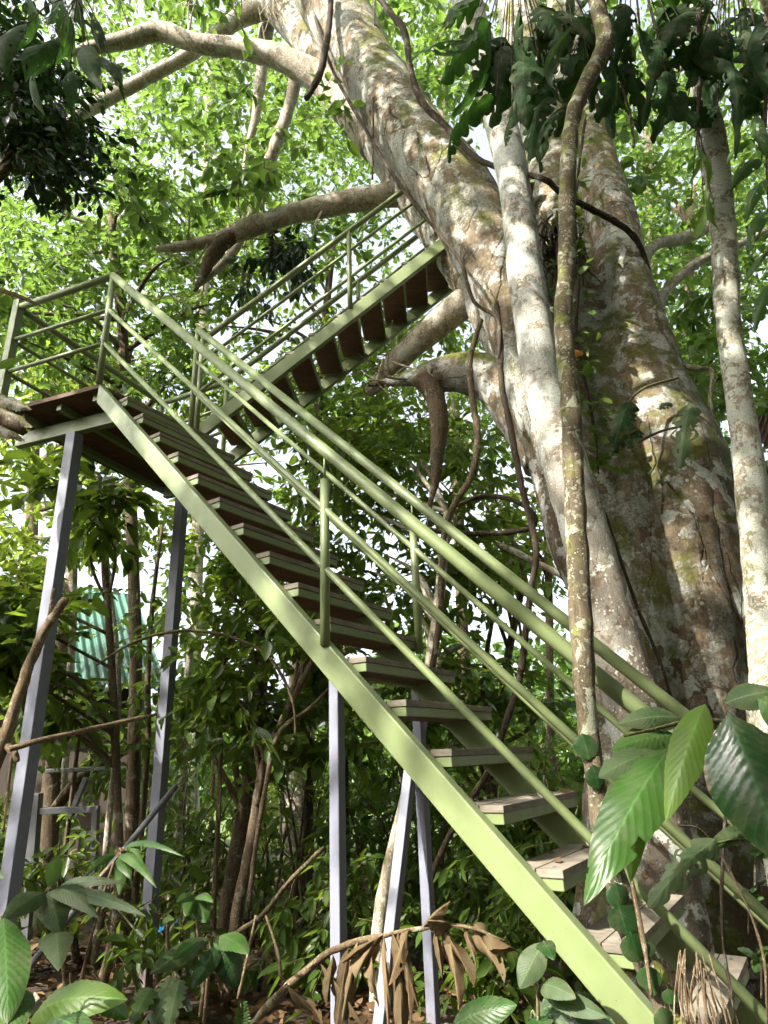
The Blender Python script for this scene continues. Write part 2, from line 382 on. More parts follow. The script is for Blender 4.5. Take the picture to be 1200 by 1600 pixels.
BARK_SLIM = bark_mat('bark_slim_lichen', (.38, .33, .24), (.20, .16, .11), (.62, .64, .54), .75, .5, 2.4, .4, .25, (.10, .10, .02))
BARK_BRANCH = bark_mat('bark_branch', (.46, .40, .30), (.24, .18, .12), (.55, .55, .47), .45, .3, 1.8, .5, .2)
BARK_DARK = bark_mat('bark_dark', (.14, .10, .06), (.06, .042, .026), (.30, .29, .22), .2, .3, 3, .3, .3)
BARK_PALE = bark_mat('bark_pale', (.34, .29, .21), (.18, .14, .09), (.5, .5, .42), .5, .2, 2, .3, .2)
LIANA = bark_mat('liana_bark', (.085, .062, .04), (.035, .025, .018), (.2, .2, .15), .15, .2, 5, .3, .2)
TWIG = bark_mat('dry_twig', (.25, .18, .105), (.13, .09, .05), (.5, .45, .33), .2, 0, 6, .3, .2)
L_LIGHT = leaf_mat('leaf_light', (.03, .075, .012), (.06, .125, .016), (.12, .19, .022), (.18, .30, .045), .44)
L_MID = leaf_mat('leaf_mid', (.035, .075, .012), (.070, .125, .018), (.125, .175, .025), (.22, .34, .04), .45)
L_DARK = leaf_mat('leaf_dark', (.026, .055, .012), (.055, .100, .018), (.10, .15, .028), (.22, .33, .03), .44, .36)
L_SHADE = leaf_mat('leaf_very_dark', (.010, .028, .008), (.018, .045, .012), (.03, .065, .016), (.03, .075, .012), .2, .4)  # very dark base colour stands in for the upper left crown's deep shade
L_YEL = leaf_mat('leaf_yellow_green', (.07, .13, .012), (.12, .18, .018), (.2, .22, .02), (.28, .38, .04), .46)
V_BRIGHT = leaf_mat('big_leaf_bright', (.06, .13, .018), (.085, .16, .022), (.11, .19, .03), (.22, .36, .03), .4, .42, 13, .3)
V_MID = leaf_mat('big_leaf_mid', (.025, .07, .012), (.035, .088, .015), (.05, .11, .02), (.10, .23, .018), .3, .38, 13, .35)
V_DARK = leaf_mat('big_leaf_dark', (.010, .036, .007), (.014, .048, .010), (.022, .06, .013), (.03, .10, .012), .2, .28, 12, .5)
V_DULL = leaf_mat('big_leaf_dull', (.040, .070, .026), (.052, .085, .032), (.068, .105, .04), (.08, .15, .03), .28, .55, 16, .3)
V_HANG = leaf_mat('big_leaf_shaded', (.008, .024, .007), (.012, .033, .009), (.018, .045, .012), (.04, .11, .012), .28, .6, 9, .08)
V_DRY = leaf_mat('dry_leaf', (.06, .038, .019), (.125, .082, .043), (.22, .16, .09), (.14, .085, .035), .2, .85, 18, .08)
V_LITTER = leaf_mat('litter_leaf', (.06, .035, .018), (.12, .07, .035), (.22, .14, .07), (.12, .06, .02), .15, .8, False, .1)

# ------------------------------------------------------------------ ground
def ground():
    mt, nt, b = mat('forest_floor'); g = G(nt)
    pos = g.n('NewGeometry').outputs['Position']
    soil = g.ramp(g.noise(pos, 14, 8, .75), [(.3, (.022, .015, .009)), (.55, (.07, .045, .026)), (.75, (.16, .11, .065))])
    grass = g.ramp(g.noise(pos, 9, 8, .7), [(.3, (.03, .06, .012)), (.7, (.12, .17, .04))])
    sep = g.n('SeparateXYZ'); g.l(pos, sep.inputs[0])
    f = g.math('ADD', g.math('MULTIPLY', sep.outputs[1], .12), g.math('MULTIPLY', g.noise(pos, .8, 5), 1.4))
    c = g.mix(g.ramp(g.math('MULTIPLY', f, .33), [(.5, 0.), (.75, 1.)]), soil, grass)
    g.l(c, b.inputs['Base Color']); b.inputs['Roughness'].default_value = .95
    g.bump(g.noise(pos, 22, 8, .75), .8, .06, b)
    xs = np.concatenate([-np.geomspace(400, 14, 14), np.linspace(-12, 12, 97), np.geomspace(14, 400, 14)])
    ys = np.concatenate([-np.geomspace(400, 8, 12), np.linspace(-6, 20, 105), np.geomspace(22, 900, 18)])
    X, Y = np.meshgrid(xs, ys); Z = .03 * np.sin(X * 1.7 + 1) * np.sin(Y * 1.3) + .02 * np.sin(X * 4.1) * np.cos(Y * 3.7 + X) - .03
    V = np.stack([X, Y, Z], -1).reshape(-1, 3); n = len(xs)
    i, j = np.meshgrid(np.arange(len(ys) - 1), np.arange(n - 1), indexing='ij'); a = (i * n + j).ravel()
    o = MB().add(V, np.stack([a, a + 1, a + n + 1, a + n], 1)).build('ground', mt); o['kind'] = 'structure'
ground()

# ------------------------------------------------------------------ the steel staircase
UZ = np.array([0, 0, 1.])
class Fl:
    def __init__(s, o, psi, al, flip):
        s.o = np.array(o) + [0, 0, EYE]; s.h = np.array([math.cos(psi), math.sin(psi), 0])
        s.d = s.h * math.cos(al) + UZ * math.sin(al)
        s.a = np.array([math.sin(psi), -math.cos(psi), 0]) * flip
    def p(s, t, w, h=0): return s.o + s.d * t + s.a * w + UZ * h
LOW = Fl((-.2258, 2.9378, .4178), 2.573, .7932, 1)
UPP = Fl((-1.5703, 4.9714, 2.6855), 6.2098, .6804, -1)
stair = thing('metal_staircase', (0, 3.5, 0), 'sage green steel staircase with timber treads climbing through a landing to the leaning limb', 'staircase')
def stringer(fl, s0, s1, w0, w1, hb, name='stringer'):
    mb = MB(); V = []
    for t in (s0, s1):
        for w, h in ((w0, hb), (w1, hb), (w1, 0), (w0, 0)): V.append(fl.p(t, w, h))
    mb.add(V, [[0, 1, 2, 3], [4, 7, 6, 5], [0, 4, 5, 1], [1, 5, 6, 2], [2, 6, 7, 3], [3, 7, 4, 0]])
    # the thin weld lip along the upper inner edge
    return mb.build(name, GREEN, stair, False, .006)
stringer(LOW, -2.88, 3.03, 0, .055, -.156)
stringer(LOW, -2.88, 3.0, .70, .755, -.156)
stringer(UPP, -.02, 3.75, 0, .05, -.152)
stringer(UPP, -.02, 3.75, .653, .703, -.152)
def tread(fl, s, w0, w1, v, run=.195, under=None):
    q = fl.p(s, 0, v); tp = MB()
    box(tp, q, fl.h, fl.a, UZ, (0.004, run), (w0, w1), (-.066, -.0265))
    t = tp.build('tread', GREEN, stair, False, .003)
    bm = MB(); n = 2
    for i in range(n):
        box(bm, q, fl.h, fl.a, UZ, (run * i / n + .002 * i, run * (i + 1) / n - .002), (w0 - .006, w1 + .006), (-.026 + rng.uniform(0, .001), rng.uniform(-.002, .001)))
    for w in (w0 + .05, w1 - .05):
        for r_ in (.05, run - .05): box(bm, q + fl.h * r_ + fl.a * w, fl.h, fl.a, UZ, (-.006, .006), (-.006, .006), (.0008, .0032), mi=1)
    bm.build('tread_board', [TREADW, OLDGREY], t, False, .003)
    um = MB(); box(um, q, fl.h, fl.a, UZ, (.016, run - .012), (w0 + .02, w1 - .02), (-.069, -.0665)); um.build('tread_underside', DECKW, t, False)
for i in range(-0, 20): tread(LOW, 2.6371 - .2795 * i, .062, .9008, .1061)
for i in range(14): tread(UPP, .12 + .278 * i, .052, .640, .10, .225)
def rail(A, B, r, name='rail'): return ptube(MB(), A, B, r).build(name, GREEN, stair)
TOPS, BOT = 3.0283, -2.75
for w in (0, .8457):
    n = 0 if w == 0 else 1
    rail(LOW.p(TOPS, w, .95), LOW.p(BOT, w, .95), .030, 'handrail')
    rail(LOW.p(TOPS, w, .6363), LOW.p(BOT, w, .6363), .0165); rail(LOW.p(TOPS, w, .3396), LOW.p(BOT, w, .3396), .0165)
    for s in (.1033, -2.65):
        ptube(MB(), LOW.p(s, w, -.02 if w == 0 else .03), LOW.p(s, w, .79), .0225).build('rail_post', GREEN, stair)
        ptube(MB(), LOW.p(s, w, .79), LOW.p(s, w, .935), .006).build('post_rod', GREEN, stair)
    ptube(MB(), LOW.p(TOPS, w, 0 if w == 0 else -.03), LOW.p(TOPS, w, .955), .0235).build('rail_post', GREEN, stair)
# landing
E1 = np.array([math.cos(math.radians(160)), math.sin(math.radians(160)), 0]); E2 = np.array([-E1[1], E1[0], 0]) * -1
A = LOW.p(TOPS, 0, 0); ZD = A[2]
Bc = A + E1 * .967; Cc = np.array([-2.28, 6.02, ZD]); Dc = np.array([-1.50, 5.74, ZD]); Ac = np.array([A[0], A[1], ZD]); Ec = LOW.p(TOPS, .86, 0); Ec[2] = ZD
def landing():
    # planks run along E1: clip strips against the deck polygon
    poly = [Ac, Ec, Dc, Cc, Bc]
    q = np.array([[(p - Ac) @ E1, (p - Ac) @ E2] for p in poly])
    v0, v1 = q[:, 1].min(), q[:, 1].max(); mb = MB(); w = .14
    def xr(v):
        xs = []
        for i in range(len(q)):
            a, b = q[i], q[(i + 1) % len(q)]
            if (a[1] - v) * (b[1] - v) <= 0 and a[1] != b[1]: xs.append(a[0] + (b[0] - a[0]) * (v - a[1]) / (b[1] - a[1]))
        return (min(xs), max(xs)) if len(xs) > 1 else None
    v = v0
    while v < v1 - .01:
        a, b = xr(v + .004), xr(min(v + w, v1) - .006)
        if a and b:
            c = [Ac + E1 * a[0] + E2 * (v + .003), Ac + E1 * a[1] + E2 * (v + .003), Ac + E1 * b[1] + E2 * (min(v + w, v1) - .003), Ac + E1 * b[0] + E2 * (min(v + w, v1) - .003)]
            mb.add([p + UZ * z for z in (-.035, 0) for p in c], BOXF)
        v += w
    mb.build('deck', DECKW, stair, False, .003)
    rm = MB()
    for a, b in ((Ac, Bc), (Ac, Ec)):
        pass
    for u in (.08, .42, .78):
        j = MB(); bar(j, Ac + E1 * u + E2 * .06 + UZ * -.065, Ac + E1 * u + E2 * 1.72 + UZ * -.065, .045, UZ, .055); j.build('joist', GREEN, stair, False, .003)
    for v, u0, u1 in ((.24, -.02, 1.0), (1.60, -.12, .66)):
        j = MB(); bar(j, Ac + E1 * u0 + E2 * v + UZ * -.15, Ac + E1 * u1 + E2 * v + UZ * -.15, .06, UZ, .11); j.build('beam', GREEN, stair, False, .004)
    for u, v in ((.42, .24), (.46, 1.60)):
        c = Ac + E1 * u + E2 * v; j = MB(); box(j, (c[0], c[1], 0), E1, E2, UZ, (-.045, .045), (-.045, .045), (-.1, ZD - .206)); j.build('support_post', GREY, stair, False, .005)
    H = .95
    bp = MB(); box(bp, Bc, E1, E2, UZ, (-.032, .032), (-.032, .032), (-.04, 1.02)); bp.build('rail_post', GREEN, stair, False, .004)
    cp = MB(); ptube(cp, Cc - UZ * .03, Cc + UZ * H, .0225); cp.build('rail_post', GREEN, stair)
    for h, r, nm in ((H, .028, 'handrail'), (.636, .016, 'rail'), (.34, .016, 'rail')):
        rail(Ac + UZ * h, Bc + UZ * h, r, nm); rail(Bc + UZ * h, Cc + UZ * h, r, nm)
        rail(Cc + UZ * h, UPP.p(0, .703, h * .9), r, nm)
landing()
# upper flight rails
for w in (0.0, .703):
    rail(UPP.p(0, w, .8603), UPP.p(3.3 if w == 0 else 3.45, w, .8603), .027, 'handrail')
    for h in (.629, .327): rail(UPP.p(0, w, h), UPP.p(3.25 - (.1 if h < .5 else 0), w, h), .0155)
    for s in (0, 1.7214): ptube(MB(), UPP.p(s, w, -.1 if s == 0 else -.01), UPP.p(s, w, .8603), .0225).build('rail_post', GREEN, stair)
# legs under the lower flight
def post(c, top, w=.05):
    j = MB(); box(j, (c[0], c[1], 0), LOW.h, LOW.a, UZ, (-w / 2, w / 2), (-w / 2, w / 2), (-.1, top)); j.build('support_post', GREY, stair, False, .005)
c3 = LOW.p(.045, .0275); post(c3, c3[2] - .12)
c4 = LOW.p(.044, .7275); post(c4, c4[2] - .12)
br = MB(); bar(br, [c3[0] + .03, c3[1] + .03, -.05], [c4[0] - .045, c4[1] - .03, 1.60], .05, LOW.h); br.build('brace', GREY, stair, False, .004)
tr_ = MB(); bar(tr_, LOW.p(.045, .07, -.1), LOW.p(.045, .69, -.1), .05, UZ); tr_.build('cross_member', GREEN, stair, False, .004)

# ------------------------------------------------------------------ the great tree the stair climbs to
def thinned(P):                                      # old trimming: the crowns are thin toward the hut's roof and toward the clearing
    P = np.asarray(P, float); v = P - [0, 0, EYE]; d = v @ FW; px = 600 + FPX * (v @ RT) / d; py = 800 - FPX * (v @ UP) / d; k = np.ones(len(P), bool); r = rng.random(len(P))
    for x0, x1, y0, y1, Ym, pr in [(80, 290, 868, 1095, 9.4, .74), (370, 520, 1170, 1420, 9.8, .72), (230, 370, 1200, 1420, 9.8, .5), (780, 910, 930, 1090, 12, .6), (560, 800, 1150, 1400, 8.5, .35), (830, 930, 700, 900, 9, .5)]:
        k &= ~((px > x0) & (px < x1) & (py > y0) & (py < y1) & (P[:, 1] < Ym) & (P[:, 1] > 4.7) & (r < pr))
    return P[k]
def crown_pts(blobs):                                # blobs: px, py, spread px, spread py, Y, spread Y, count
    out = []
    for px, py, sx, sy, Y, sY, n in blobs:
        m_ = max(3, n // 6); g_ = rng.integers(0, m_, n)                                     # sprays gather in clumps
        x = rng.normal(px, sx * .66, m_)[g_] + rng.normal(0, sx * .2, n); y = rng.normal(py, sy * .66, m_)[g_] + rng.normal(0, sy * .2, n); yy = np.maximum(rng.normal(Y, sY, m_)[g_] + rng.normal(0, sY * .35, n), 2.6)
        out += [at(a, b, c) for a, b, c in zip(x, y, yy)]
    return thinned(out)
def ground_under(p): return np.array([p[0], p[1], 0.0])

big = thing('great_forest_tree', (1.95, 4.55, 0), 'massive pale barked tree with three heavy limbs rising behind the handrails', 'tree')
tk = MB()
base = at(1085, 1150, 4.55); px0 = base[0]
pxtube(tk, [(1120, 1640, 330, 4.6), (1105, 1450, 270, 4.6), (1095, 1250, 232, 4.6), (1085, 1050, 218, 4.6), (1066, 880, 216, 4.6), (1035, 740, 200, 4.6), (995, 620, 160, 4.62), (965, 540, 120, 4.65)], seg=40, n=8, rough=.035, lump=.006)
big_trunk = tk.build('trunk', BARK_BIG, big)
def limb(pts, seg=24, n=8, rough=.035, mt=None, name='limb', lump=.004):
    return pxtube(MB(), pts, seg=seg, n=n, rough=rough, lump=lump).build(name, mt or BARK_BIG, big)
limb([(480, -70, 92, 5.4), (505, -20, 98, 5.25), (575, 108, 100, 5.0), (650, 225, 108, 4.8), (710, 298, 116, 4.6), (756, 378, 114, 4.5), (800, 470, 110, 4.45), (842, 570, 116, 4.45), (893, 700, 145, 4.5), (950, 840, 180, 4.55), (1020, 1000, 170, 4.6)], 32)
limb([(395, -80, 60, 6.0), (432, -5, 62, 5.8), (490, 60, 66, 5.6), (550, 140, 72, 5.4), (608, 235, 74, 5.25), (678, 340, 74, 5.1), (745, 440, 76, 4.95), (800, 540, 80, 4.8), (850, 640, 90, 4.7), (910, 760, 110, 4.65)])
limb([(790, -60, 56, 5.5), (815, 30, 66, 5.4), (840, 120, 76, 5.3), (862, 230, 86, 5.2), (880, 350, 100, 5.1), (905, 480, 130, 4.95), (940, 620, 165, 4.8), (985, 760, 170, 4.7)])
limb([(870, -60, 44, 5.2), (885, 40, 52, 5.1), (903, 140, 56, 5.0), (932, 250, 62, 4.85), (962, 380, 78, 4.7), (982, 480, 92, 4.6), (1000, 570, 118, 4.6), (1020, 690, 150, 4.68), (1045, 830, 120, 4.8)], 30)
for pts in ([(925, 560, 60, 4.45), (945, 640, 84, 4.3), (965, 760, 96, 4.22), (992, 900, 100, 4.2), (1012, 1050, 104, 4.2), (1015, 1250, 116, 4.2), (1005, 1500, 150, 4.2)],
            [(985, 555, 60, 4.45), (1015, 640, 90, 4.28), (1045, 740, 104, 4.2), (1072, 880, 110, 4.16), (1092, 1050, 112, 4.16), (1098, 1250, 124, 4.16), (1102, 1500, 160, 4.14)],
            [(1030, 600, 50, 4.6), (1075, 690, 84, 4.45), (1112, 800, 96, 4.35), (1142, 950, 104, 4.3), (1160, 1150, 116, 4.3), (1180, 1450, 150, 4.3)],
            [(870, 560, 60, 4.3), (900, 680, 76, 4.22), (925, 800, 84, 4.2), (950, 950, 84, 4.22), (965, 1150, 84, 4.3), (960, 1450, 110, 4.35)]):
    limb([(a_, b_, c_ * 1.12, d_ + .15) for a_, b_, c_, d_ in pts], 28, 8, .05, None, 'buttress', .006)
# side branches
limb([(655, 300, 42, 5.2), (600, 306, 39, 5.2), (540, 316, 35, 5.25), (480, 328, 32, 5.3), (420, 345, 30, 5.35), (375, 362, 30, 5.4), (335, 376, 22, 5.45), (290, 384, 17, 5.5), (245, 390, 10, 5.55)], 16, 6, .05, BARK_BRANCH, 'branch')
limb([(372, 362, 24, 5.4), (345, 382, 24, 5.42), (328, 405, 22, 5.45), (318, 430, 14, 5.45), (304, 455, 5, 5.45)], 12, 5, .1, BARK_DARK, 'branch')
limb([(590, 225, 60, 5.3), (540, 168, 50, 5.25), (500, 125, 44, 5.25), (440, 92, 38, 5.25), (380, 76, 32, 5.3), (310, 68, 28, 5.35), (250, 50, 30, 5.4), (200, 62, 26, 5.4), (150, 74, 20, 5.4), (100, 84, 10, 5.4)], 16, 6, .05, BARK_BRANCH, 'branch')
limb([(440, 2, 40, 5.8), (395, 18, 32, 5.9), (355, 42, 24, 6.0), (300, 82, 22, 6.1), (240, 116, 20, 6.2), (180, 148, 22, 6.3), (130, 176, 20, 6.3), (90, 205, 10, 6.3)], 14, 6, .05, BARK_BRANCH, 'branch')
limb([(420, 20, 24, 6.1), (412, 80, 20, 6.2), (405, 140, 17, 6.3), (398, 190, 13, 6.4), (385, 240, 8, 6.5), (380, 290, 3, 6.6)], 12, 5, .06, BARK_BRANCH, 'branch')
limb([(468, 70, 20, 6.0), (460, 130, 20, 6.1), (448, 180, 18, 6.2), (425, 240, 20, 6.3), (408, 290, 16, 6.4), (392, 340, 14, 6.5), (360, 400, 14, 6.5), (310, 445, 10, 6.6)], 12, 5, .06, BARK_BRANCH, 'branch')
limb([(860, 720, 90, 4.75), (820, 650, 88, 4.8), (775, 596, 78, 4.9), (725, 582, 62, 4.95), (680, 586, 50, 5.0), (648, 590, 30, 5.05), (610, 596, 16, 5.1), (575, 600, 8, 5.1)], 20, 7, .05, BARK_BIG, 'branch')
limb([(662, 588, 40, 5.0), (680, 620, 32, 5.0), (686, 660, 28, 5.0), (683, 710, 22, 5.0), (680, 752, 14, 5.0), (672, 790, 7, 5.02), (668, 825, 3, 5.05)], 14, 6, .07, BARK_DARK, 'branch')
limb([(765, 445, 60, 4.9), (725, 475, 48, 5.0), (680, 510, 44, 5.1), (640, 545, 40, 5.2), (605, 582, 32, 5.3), (575, 615, 18, 5.4)], 16, 6, .05, BARK_BRANCH, 'branch')
limb([(1000, 520, 26, 4.8), (1040, 455, 16, 5.2), (1090, 410, 15, 5.6), (1150, 385, 13, 6.0), (1215, 350, 10, 6.3)], 12, 5, .06, BARK_BRANCH, 'branch')
limb([(985, 450, 30, 4.9), (1020, 385, 18, 5.6), (1075, 370, 20, 6.2), (1130, 340, 16, 6.8)], 12, 5, .06, BARK_BRANCH, 'branch')
bigc = MB()
def twiglets(path, n, ln, seed):
    r = np.random.default_rng(seed); X = [at(a, b, Y) for a, b, _, Y in path]; mb = bigc
    for _ in range(n):
        i = r.integers(0, len(X) - 1); u = r.random(); a = X[i] * (1 - u) + X[i + 1] * u; d = unit(r.normal(0, 1, 3) + [-.3, 0, .5]) * ln * r.uniform(.5, 1.2)
        tube(mb, [[*a, .014], [*(a + d * .5 + r.normal(0, .06, 3)), .009], [*(a + d), .003]], seg=6, n=4, rough=.1, mi=1)
        for k in range(2):
            p = a + d * r.uniform(.4, .9); e = d * .4 + r.normal(0, .18, 3); tube(mb, [[*p, .007], [*(p + e * .5), .005], [*(p + e), .002]], seg=5, n=3, mi=1)
twiglets([(600, 306, 1, 5.2), (480, 328, 1, 5.3), (375, 362, 1, 5.4), (255, 390, 1, 5.5)], 12, .6, 1)
twiglets([(500, 125, 1, 5.25), (380, 76, 1, 5.3), (250, 50, 1, 5.4), (110, 84, 1, 5.4)], 12, .6, 2)
twiglets([(395, 18, 1, 5.9), (300, 82, 1, 6.1), (180, 148, 1, 6.3), (95, 205, 1, 6.3)], 10, .6, 3)
twiglets([(460, 130, 1, 6.1), (425, 240, 1, 6.3), (392, 340, 1, 6.5), (312, 440, 1, 6.6)], 10, .6, 4)
twiglets([(680, 586, 1, 5.0), (580, 600, 1, 5.1)], 5, .4, 5)
B1 = [(250, 40, 200, 80, 6.6, .8, 70), (420, 200, 150, 110, 7.2, .9, 75), (300, 300, 150, 80, 6.8, .8, 55), (170, 230, 90, 90, 6.8, .7, 26), (520, 380, 120, 80, 7.2, .8, 40),
      (690, 90, 90, 110, 7.6, .8, 80), (560, 40, 80, 60, 7.4, .8, 40), (980, 230, 70, 90, 7.2, .8, 50), (1060, 480, 70, 120, 7.4, .9, 70), (1150, 330, 70, 120, 7.6, .8, 70), (1140, 640, 60, 90, 7.6, .8, 40),
      (420, -120, 420, 110, 7.0, 1.1, 260), (1000, -90, 260, 100, 6.8, 1., 120)]
P = crown_pts(B1)
fine = crown_pts([(330, 200, 260, 190, 10.5, 1.2, 520), (640, 120, 120, 120, 10.5, 1.2, 90), (1060, 360, 130, 260, 10.5, 1.2, 260)])
clusters(bigc, fine, 15, .14, .6, wr=.5)
clusters(bigc, P, 14, .15, .5, wr=.5)
# unseen canopy clumps added overhead to shade the trunk and stair with sun flecks
nc = 520; cc = np.stack([rng.uniform(-11, 8.0, nc), rng.uniform(-8.0, 3.6, nc), rng.normal(9.9, .9, nc)], 1)
keep = np.ones(len(cc), bool)                                                       # gaps cut so sun reaches the lower steps and flecks the limbs
for hx, hy, ra, rb in [(-7.5, -3.2, 2.6, 2.1), (-3.7, .15, .8, .6), (-4.3, -.5, .7, .55), (-2.5, .85, .6, .5), (-5.3, -1.1, .7, .5), (-3.8, 1.5, .75, .6), (-3.4, 2.3, .6, .5), (-4.7, .7, .6, .5), (-9.5, -.8, 1.2, .9)]:
    keep &= np.hypot((cc[:, 0] - hx) / ra, (cc[:, 1] - hy) / rb) > 1
cc = cc[keep]
q = np.concatenate([c + rng.normal(0, 1, (11, 3)) * [.5, .5, .35] for c in cc]); q = q[q[:, 2] > 8.0]
clusters(bigc, q, 12, .2, .6, wr=.5)
bigc.build('crown', [L_LIGHT, BARK_BRANCH], big)  # leaves in view together with the added shade canopy

# ------------------------------------------------------------------ slender trunks close by
def grounded(pts):                                   # drop the last point to the soil
    px, py, w, Y = pts[-1]; return pts
def slim(name, label, pts, mt, crown, lm, L, k=12, seg=20, lump=.003):
    p0 = at(pts[-1][0], pts[-1][1], pts[-1][3]); t = thing(name, (p0[0], p0[1], 0), label, 'tree')
    P = [[*at(a, b, Y), w / 2 * mpp(at(a, b, Y))] for a, b, w, Y in pts]
    if P[-1][2] > 0.05: P.append([P[-1][0] + (P[-1][0] - P[-2][0]) * .2, P[-1][1], -.08, P[-1][3] * 1.15])
    tube(MB(), P, seg=seg, n=7, rough=.04, lump=lump).build('trunk', mt, t)
    if crown:
        c = MB(); clusters(c, crown_pts(crown), k, L); c.build('crown', [lm, BARK_DARK], t)
    return t
slim('lichen_tree', 'leaning grey tree blotched with white lichen just in front of the massive trunk',
     [(690, -120, 40, 4.0), (728, 0, 44, 3.95), (772, 150, 48, 3.9), (806, 300, 50, 3.85), (824, 450, 56, 3.8), (850, 600, 62, 3.75), (905, 800, 74, 3.72), (958, 1000, 80, 3.7), (988, 1100, 88, 3.7), (1030, 1300, 98, 3.72), (1050, 1450, 108, 3.75)],
     BARK_GREY, [(690, -160, 160, 60, 4.3, .5, 40)], L_MID, .14, lump=.005)
slim('slim_lichen_tree', 'slim pole-like pale tree standing at the far right edge beside the massive trunk',
     [(1080, -80, 34, 3.6), (1092, 40, 34, 3.5), (1100, 150, 36, 3.45), (1113, 225, 42, 3.42), (1125, 300, 37, 3.4), (1134, 425, 38, 3.4), (1138, 500, 36, 3.4), (1155, 625, 39, 3.4), (1170, 725, 45, 3.4), (1179, 825, 46, 3.4), (1187, 920, 46, 3.4), (1196, 1050, 48, 3.4), (1205, 1250, 50, 3.4)],
     BARK_SLIM, [(1090, -150, 120, 50, 3.8, .4, 30)], L_MID, .14)

# ------------------------------------------------------------------ background trees
def bgtree(name, label, trunk, blobs, lm, L=.14, k=13, bk=None, group=None, wr=.5, twig=.5, cat='tree', limbs=True, droop=.35):
    p0 = at(*trunk[-1][:2], trunk[-1][3]); t = thing(name, (p0[0], p0[1], 0), label, cat, group)
    P = [[*at(a, b, Y), w / 2 * mpp(at(a, b, Y))] for a, b, w, Y in trunk]
    if P[-1][2] > 0.02: P.append([P[-1][0] + rng.normal(0, .04), P[-1][1], -.06, P[-1][3] * 1.2])
    mb = MB(); tube(mb, P, seg=10, n=5, rough=.06, lump=.004)
    C = crown_pts(blobs)
    C = C[C[:, 2] > .15]
    if limbs:
        X = spline(np.array(P), 5)
        for b in blobs:
            for _ in range(3):
                e = at(b[0] + rng.normal(0, b[2] * .5), b[1] + rng.normal(0, b[3] * .5), b[4] + rng.normal(0, b[5] * .5))
                i = np.argmin(np.linalg.norm(X[:, :3] - e - [0, 0, -.6], axis=1)); a = X[i]
                md = (a[:3] + e) / 2 + rng.normal(0, .1, 3) + [0, 0, .12]
                tube(mb, [[*a[:3], a[3] * .55], [*md, a[3] * .35 + .004], [*e, .006]], seg=6, n=4, rough=.08)
    mb.build('trunk', bk or BARK_DARK, t)
    c = MB(); clusters(c, C, k, L, twig, wr=wr, droop=droop); c.build('crown', [lm, BARK_DARK], t)
    return t
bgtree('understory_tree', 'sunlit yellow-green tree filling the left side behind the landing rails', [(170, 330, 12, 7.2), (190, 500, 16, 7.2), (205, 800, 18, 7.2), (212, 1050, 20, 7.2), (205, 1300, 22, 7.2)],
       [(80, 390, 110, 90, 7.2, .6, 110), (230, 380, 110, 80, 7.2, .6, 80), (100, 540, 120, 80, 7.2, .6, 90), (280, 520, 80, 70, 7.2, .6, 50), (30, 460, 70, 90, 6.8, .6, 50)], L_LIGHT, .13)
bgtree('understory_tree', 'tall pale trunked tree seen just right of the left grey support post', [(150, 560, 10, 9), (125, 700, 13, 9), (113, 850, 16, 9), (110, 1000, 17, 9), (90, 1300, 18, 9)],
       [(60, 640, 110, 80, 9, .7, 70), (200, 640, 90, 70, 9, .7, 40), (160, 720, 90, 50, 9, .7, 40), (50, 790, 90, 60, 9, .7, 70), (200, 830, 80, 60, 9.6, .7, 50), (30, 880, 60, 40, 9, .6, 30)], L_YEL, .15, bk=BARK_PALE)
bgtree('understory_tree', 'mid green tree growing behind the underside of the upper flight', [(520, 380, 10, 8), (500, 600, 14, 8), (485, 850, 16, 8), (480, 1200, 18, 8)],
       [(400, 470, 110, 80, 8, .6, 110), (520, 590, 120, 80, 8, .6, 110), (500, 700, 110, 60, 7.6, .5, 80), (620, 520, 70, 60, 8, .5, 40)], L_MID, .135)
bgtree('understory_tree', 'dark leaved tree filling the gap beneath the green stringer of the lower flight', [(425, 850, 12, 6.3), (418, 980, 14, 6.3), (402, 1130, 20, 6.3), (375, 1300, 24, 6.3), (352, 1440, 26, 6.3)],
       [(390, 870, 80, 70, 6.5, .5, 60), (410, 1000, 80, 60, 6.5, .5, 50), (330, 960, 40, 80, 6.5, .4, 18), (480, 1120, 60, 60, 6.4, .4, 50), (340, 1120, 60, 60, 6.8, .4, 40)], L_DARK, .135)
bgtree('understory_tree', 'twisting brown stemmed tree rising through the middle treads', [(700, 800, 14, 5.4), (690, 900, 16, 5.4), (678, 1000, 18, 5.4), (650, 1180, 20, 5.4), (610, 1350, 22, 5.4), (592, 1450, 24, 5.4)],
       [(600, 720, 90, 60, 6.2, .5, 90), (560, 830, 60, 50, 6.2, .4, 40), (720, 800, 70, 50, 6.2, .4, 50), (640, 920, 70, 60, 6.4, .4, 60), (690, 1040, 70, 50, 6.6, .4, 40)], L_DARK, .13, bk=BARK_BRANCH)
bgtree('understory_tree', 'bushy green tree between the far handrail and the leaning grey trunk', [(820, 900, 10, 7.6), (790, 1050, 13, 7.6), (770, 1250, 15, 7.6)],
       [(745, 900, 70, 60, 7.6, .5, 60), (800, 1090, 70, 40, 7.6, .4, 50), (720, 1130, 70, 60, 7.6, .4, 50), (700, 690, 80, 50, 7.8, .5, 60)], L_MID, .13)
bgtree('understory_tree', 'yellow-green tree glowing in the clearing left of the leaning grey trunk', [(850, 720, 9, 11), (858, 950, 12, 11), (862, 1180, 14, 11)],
       [(840, 770, 50, 70, 11, .6, 50), (860, 900, 50, 50, 11, .6, 36), (780, 820, 50, 60, 11, .6, 36)], L_YEL, .16)
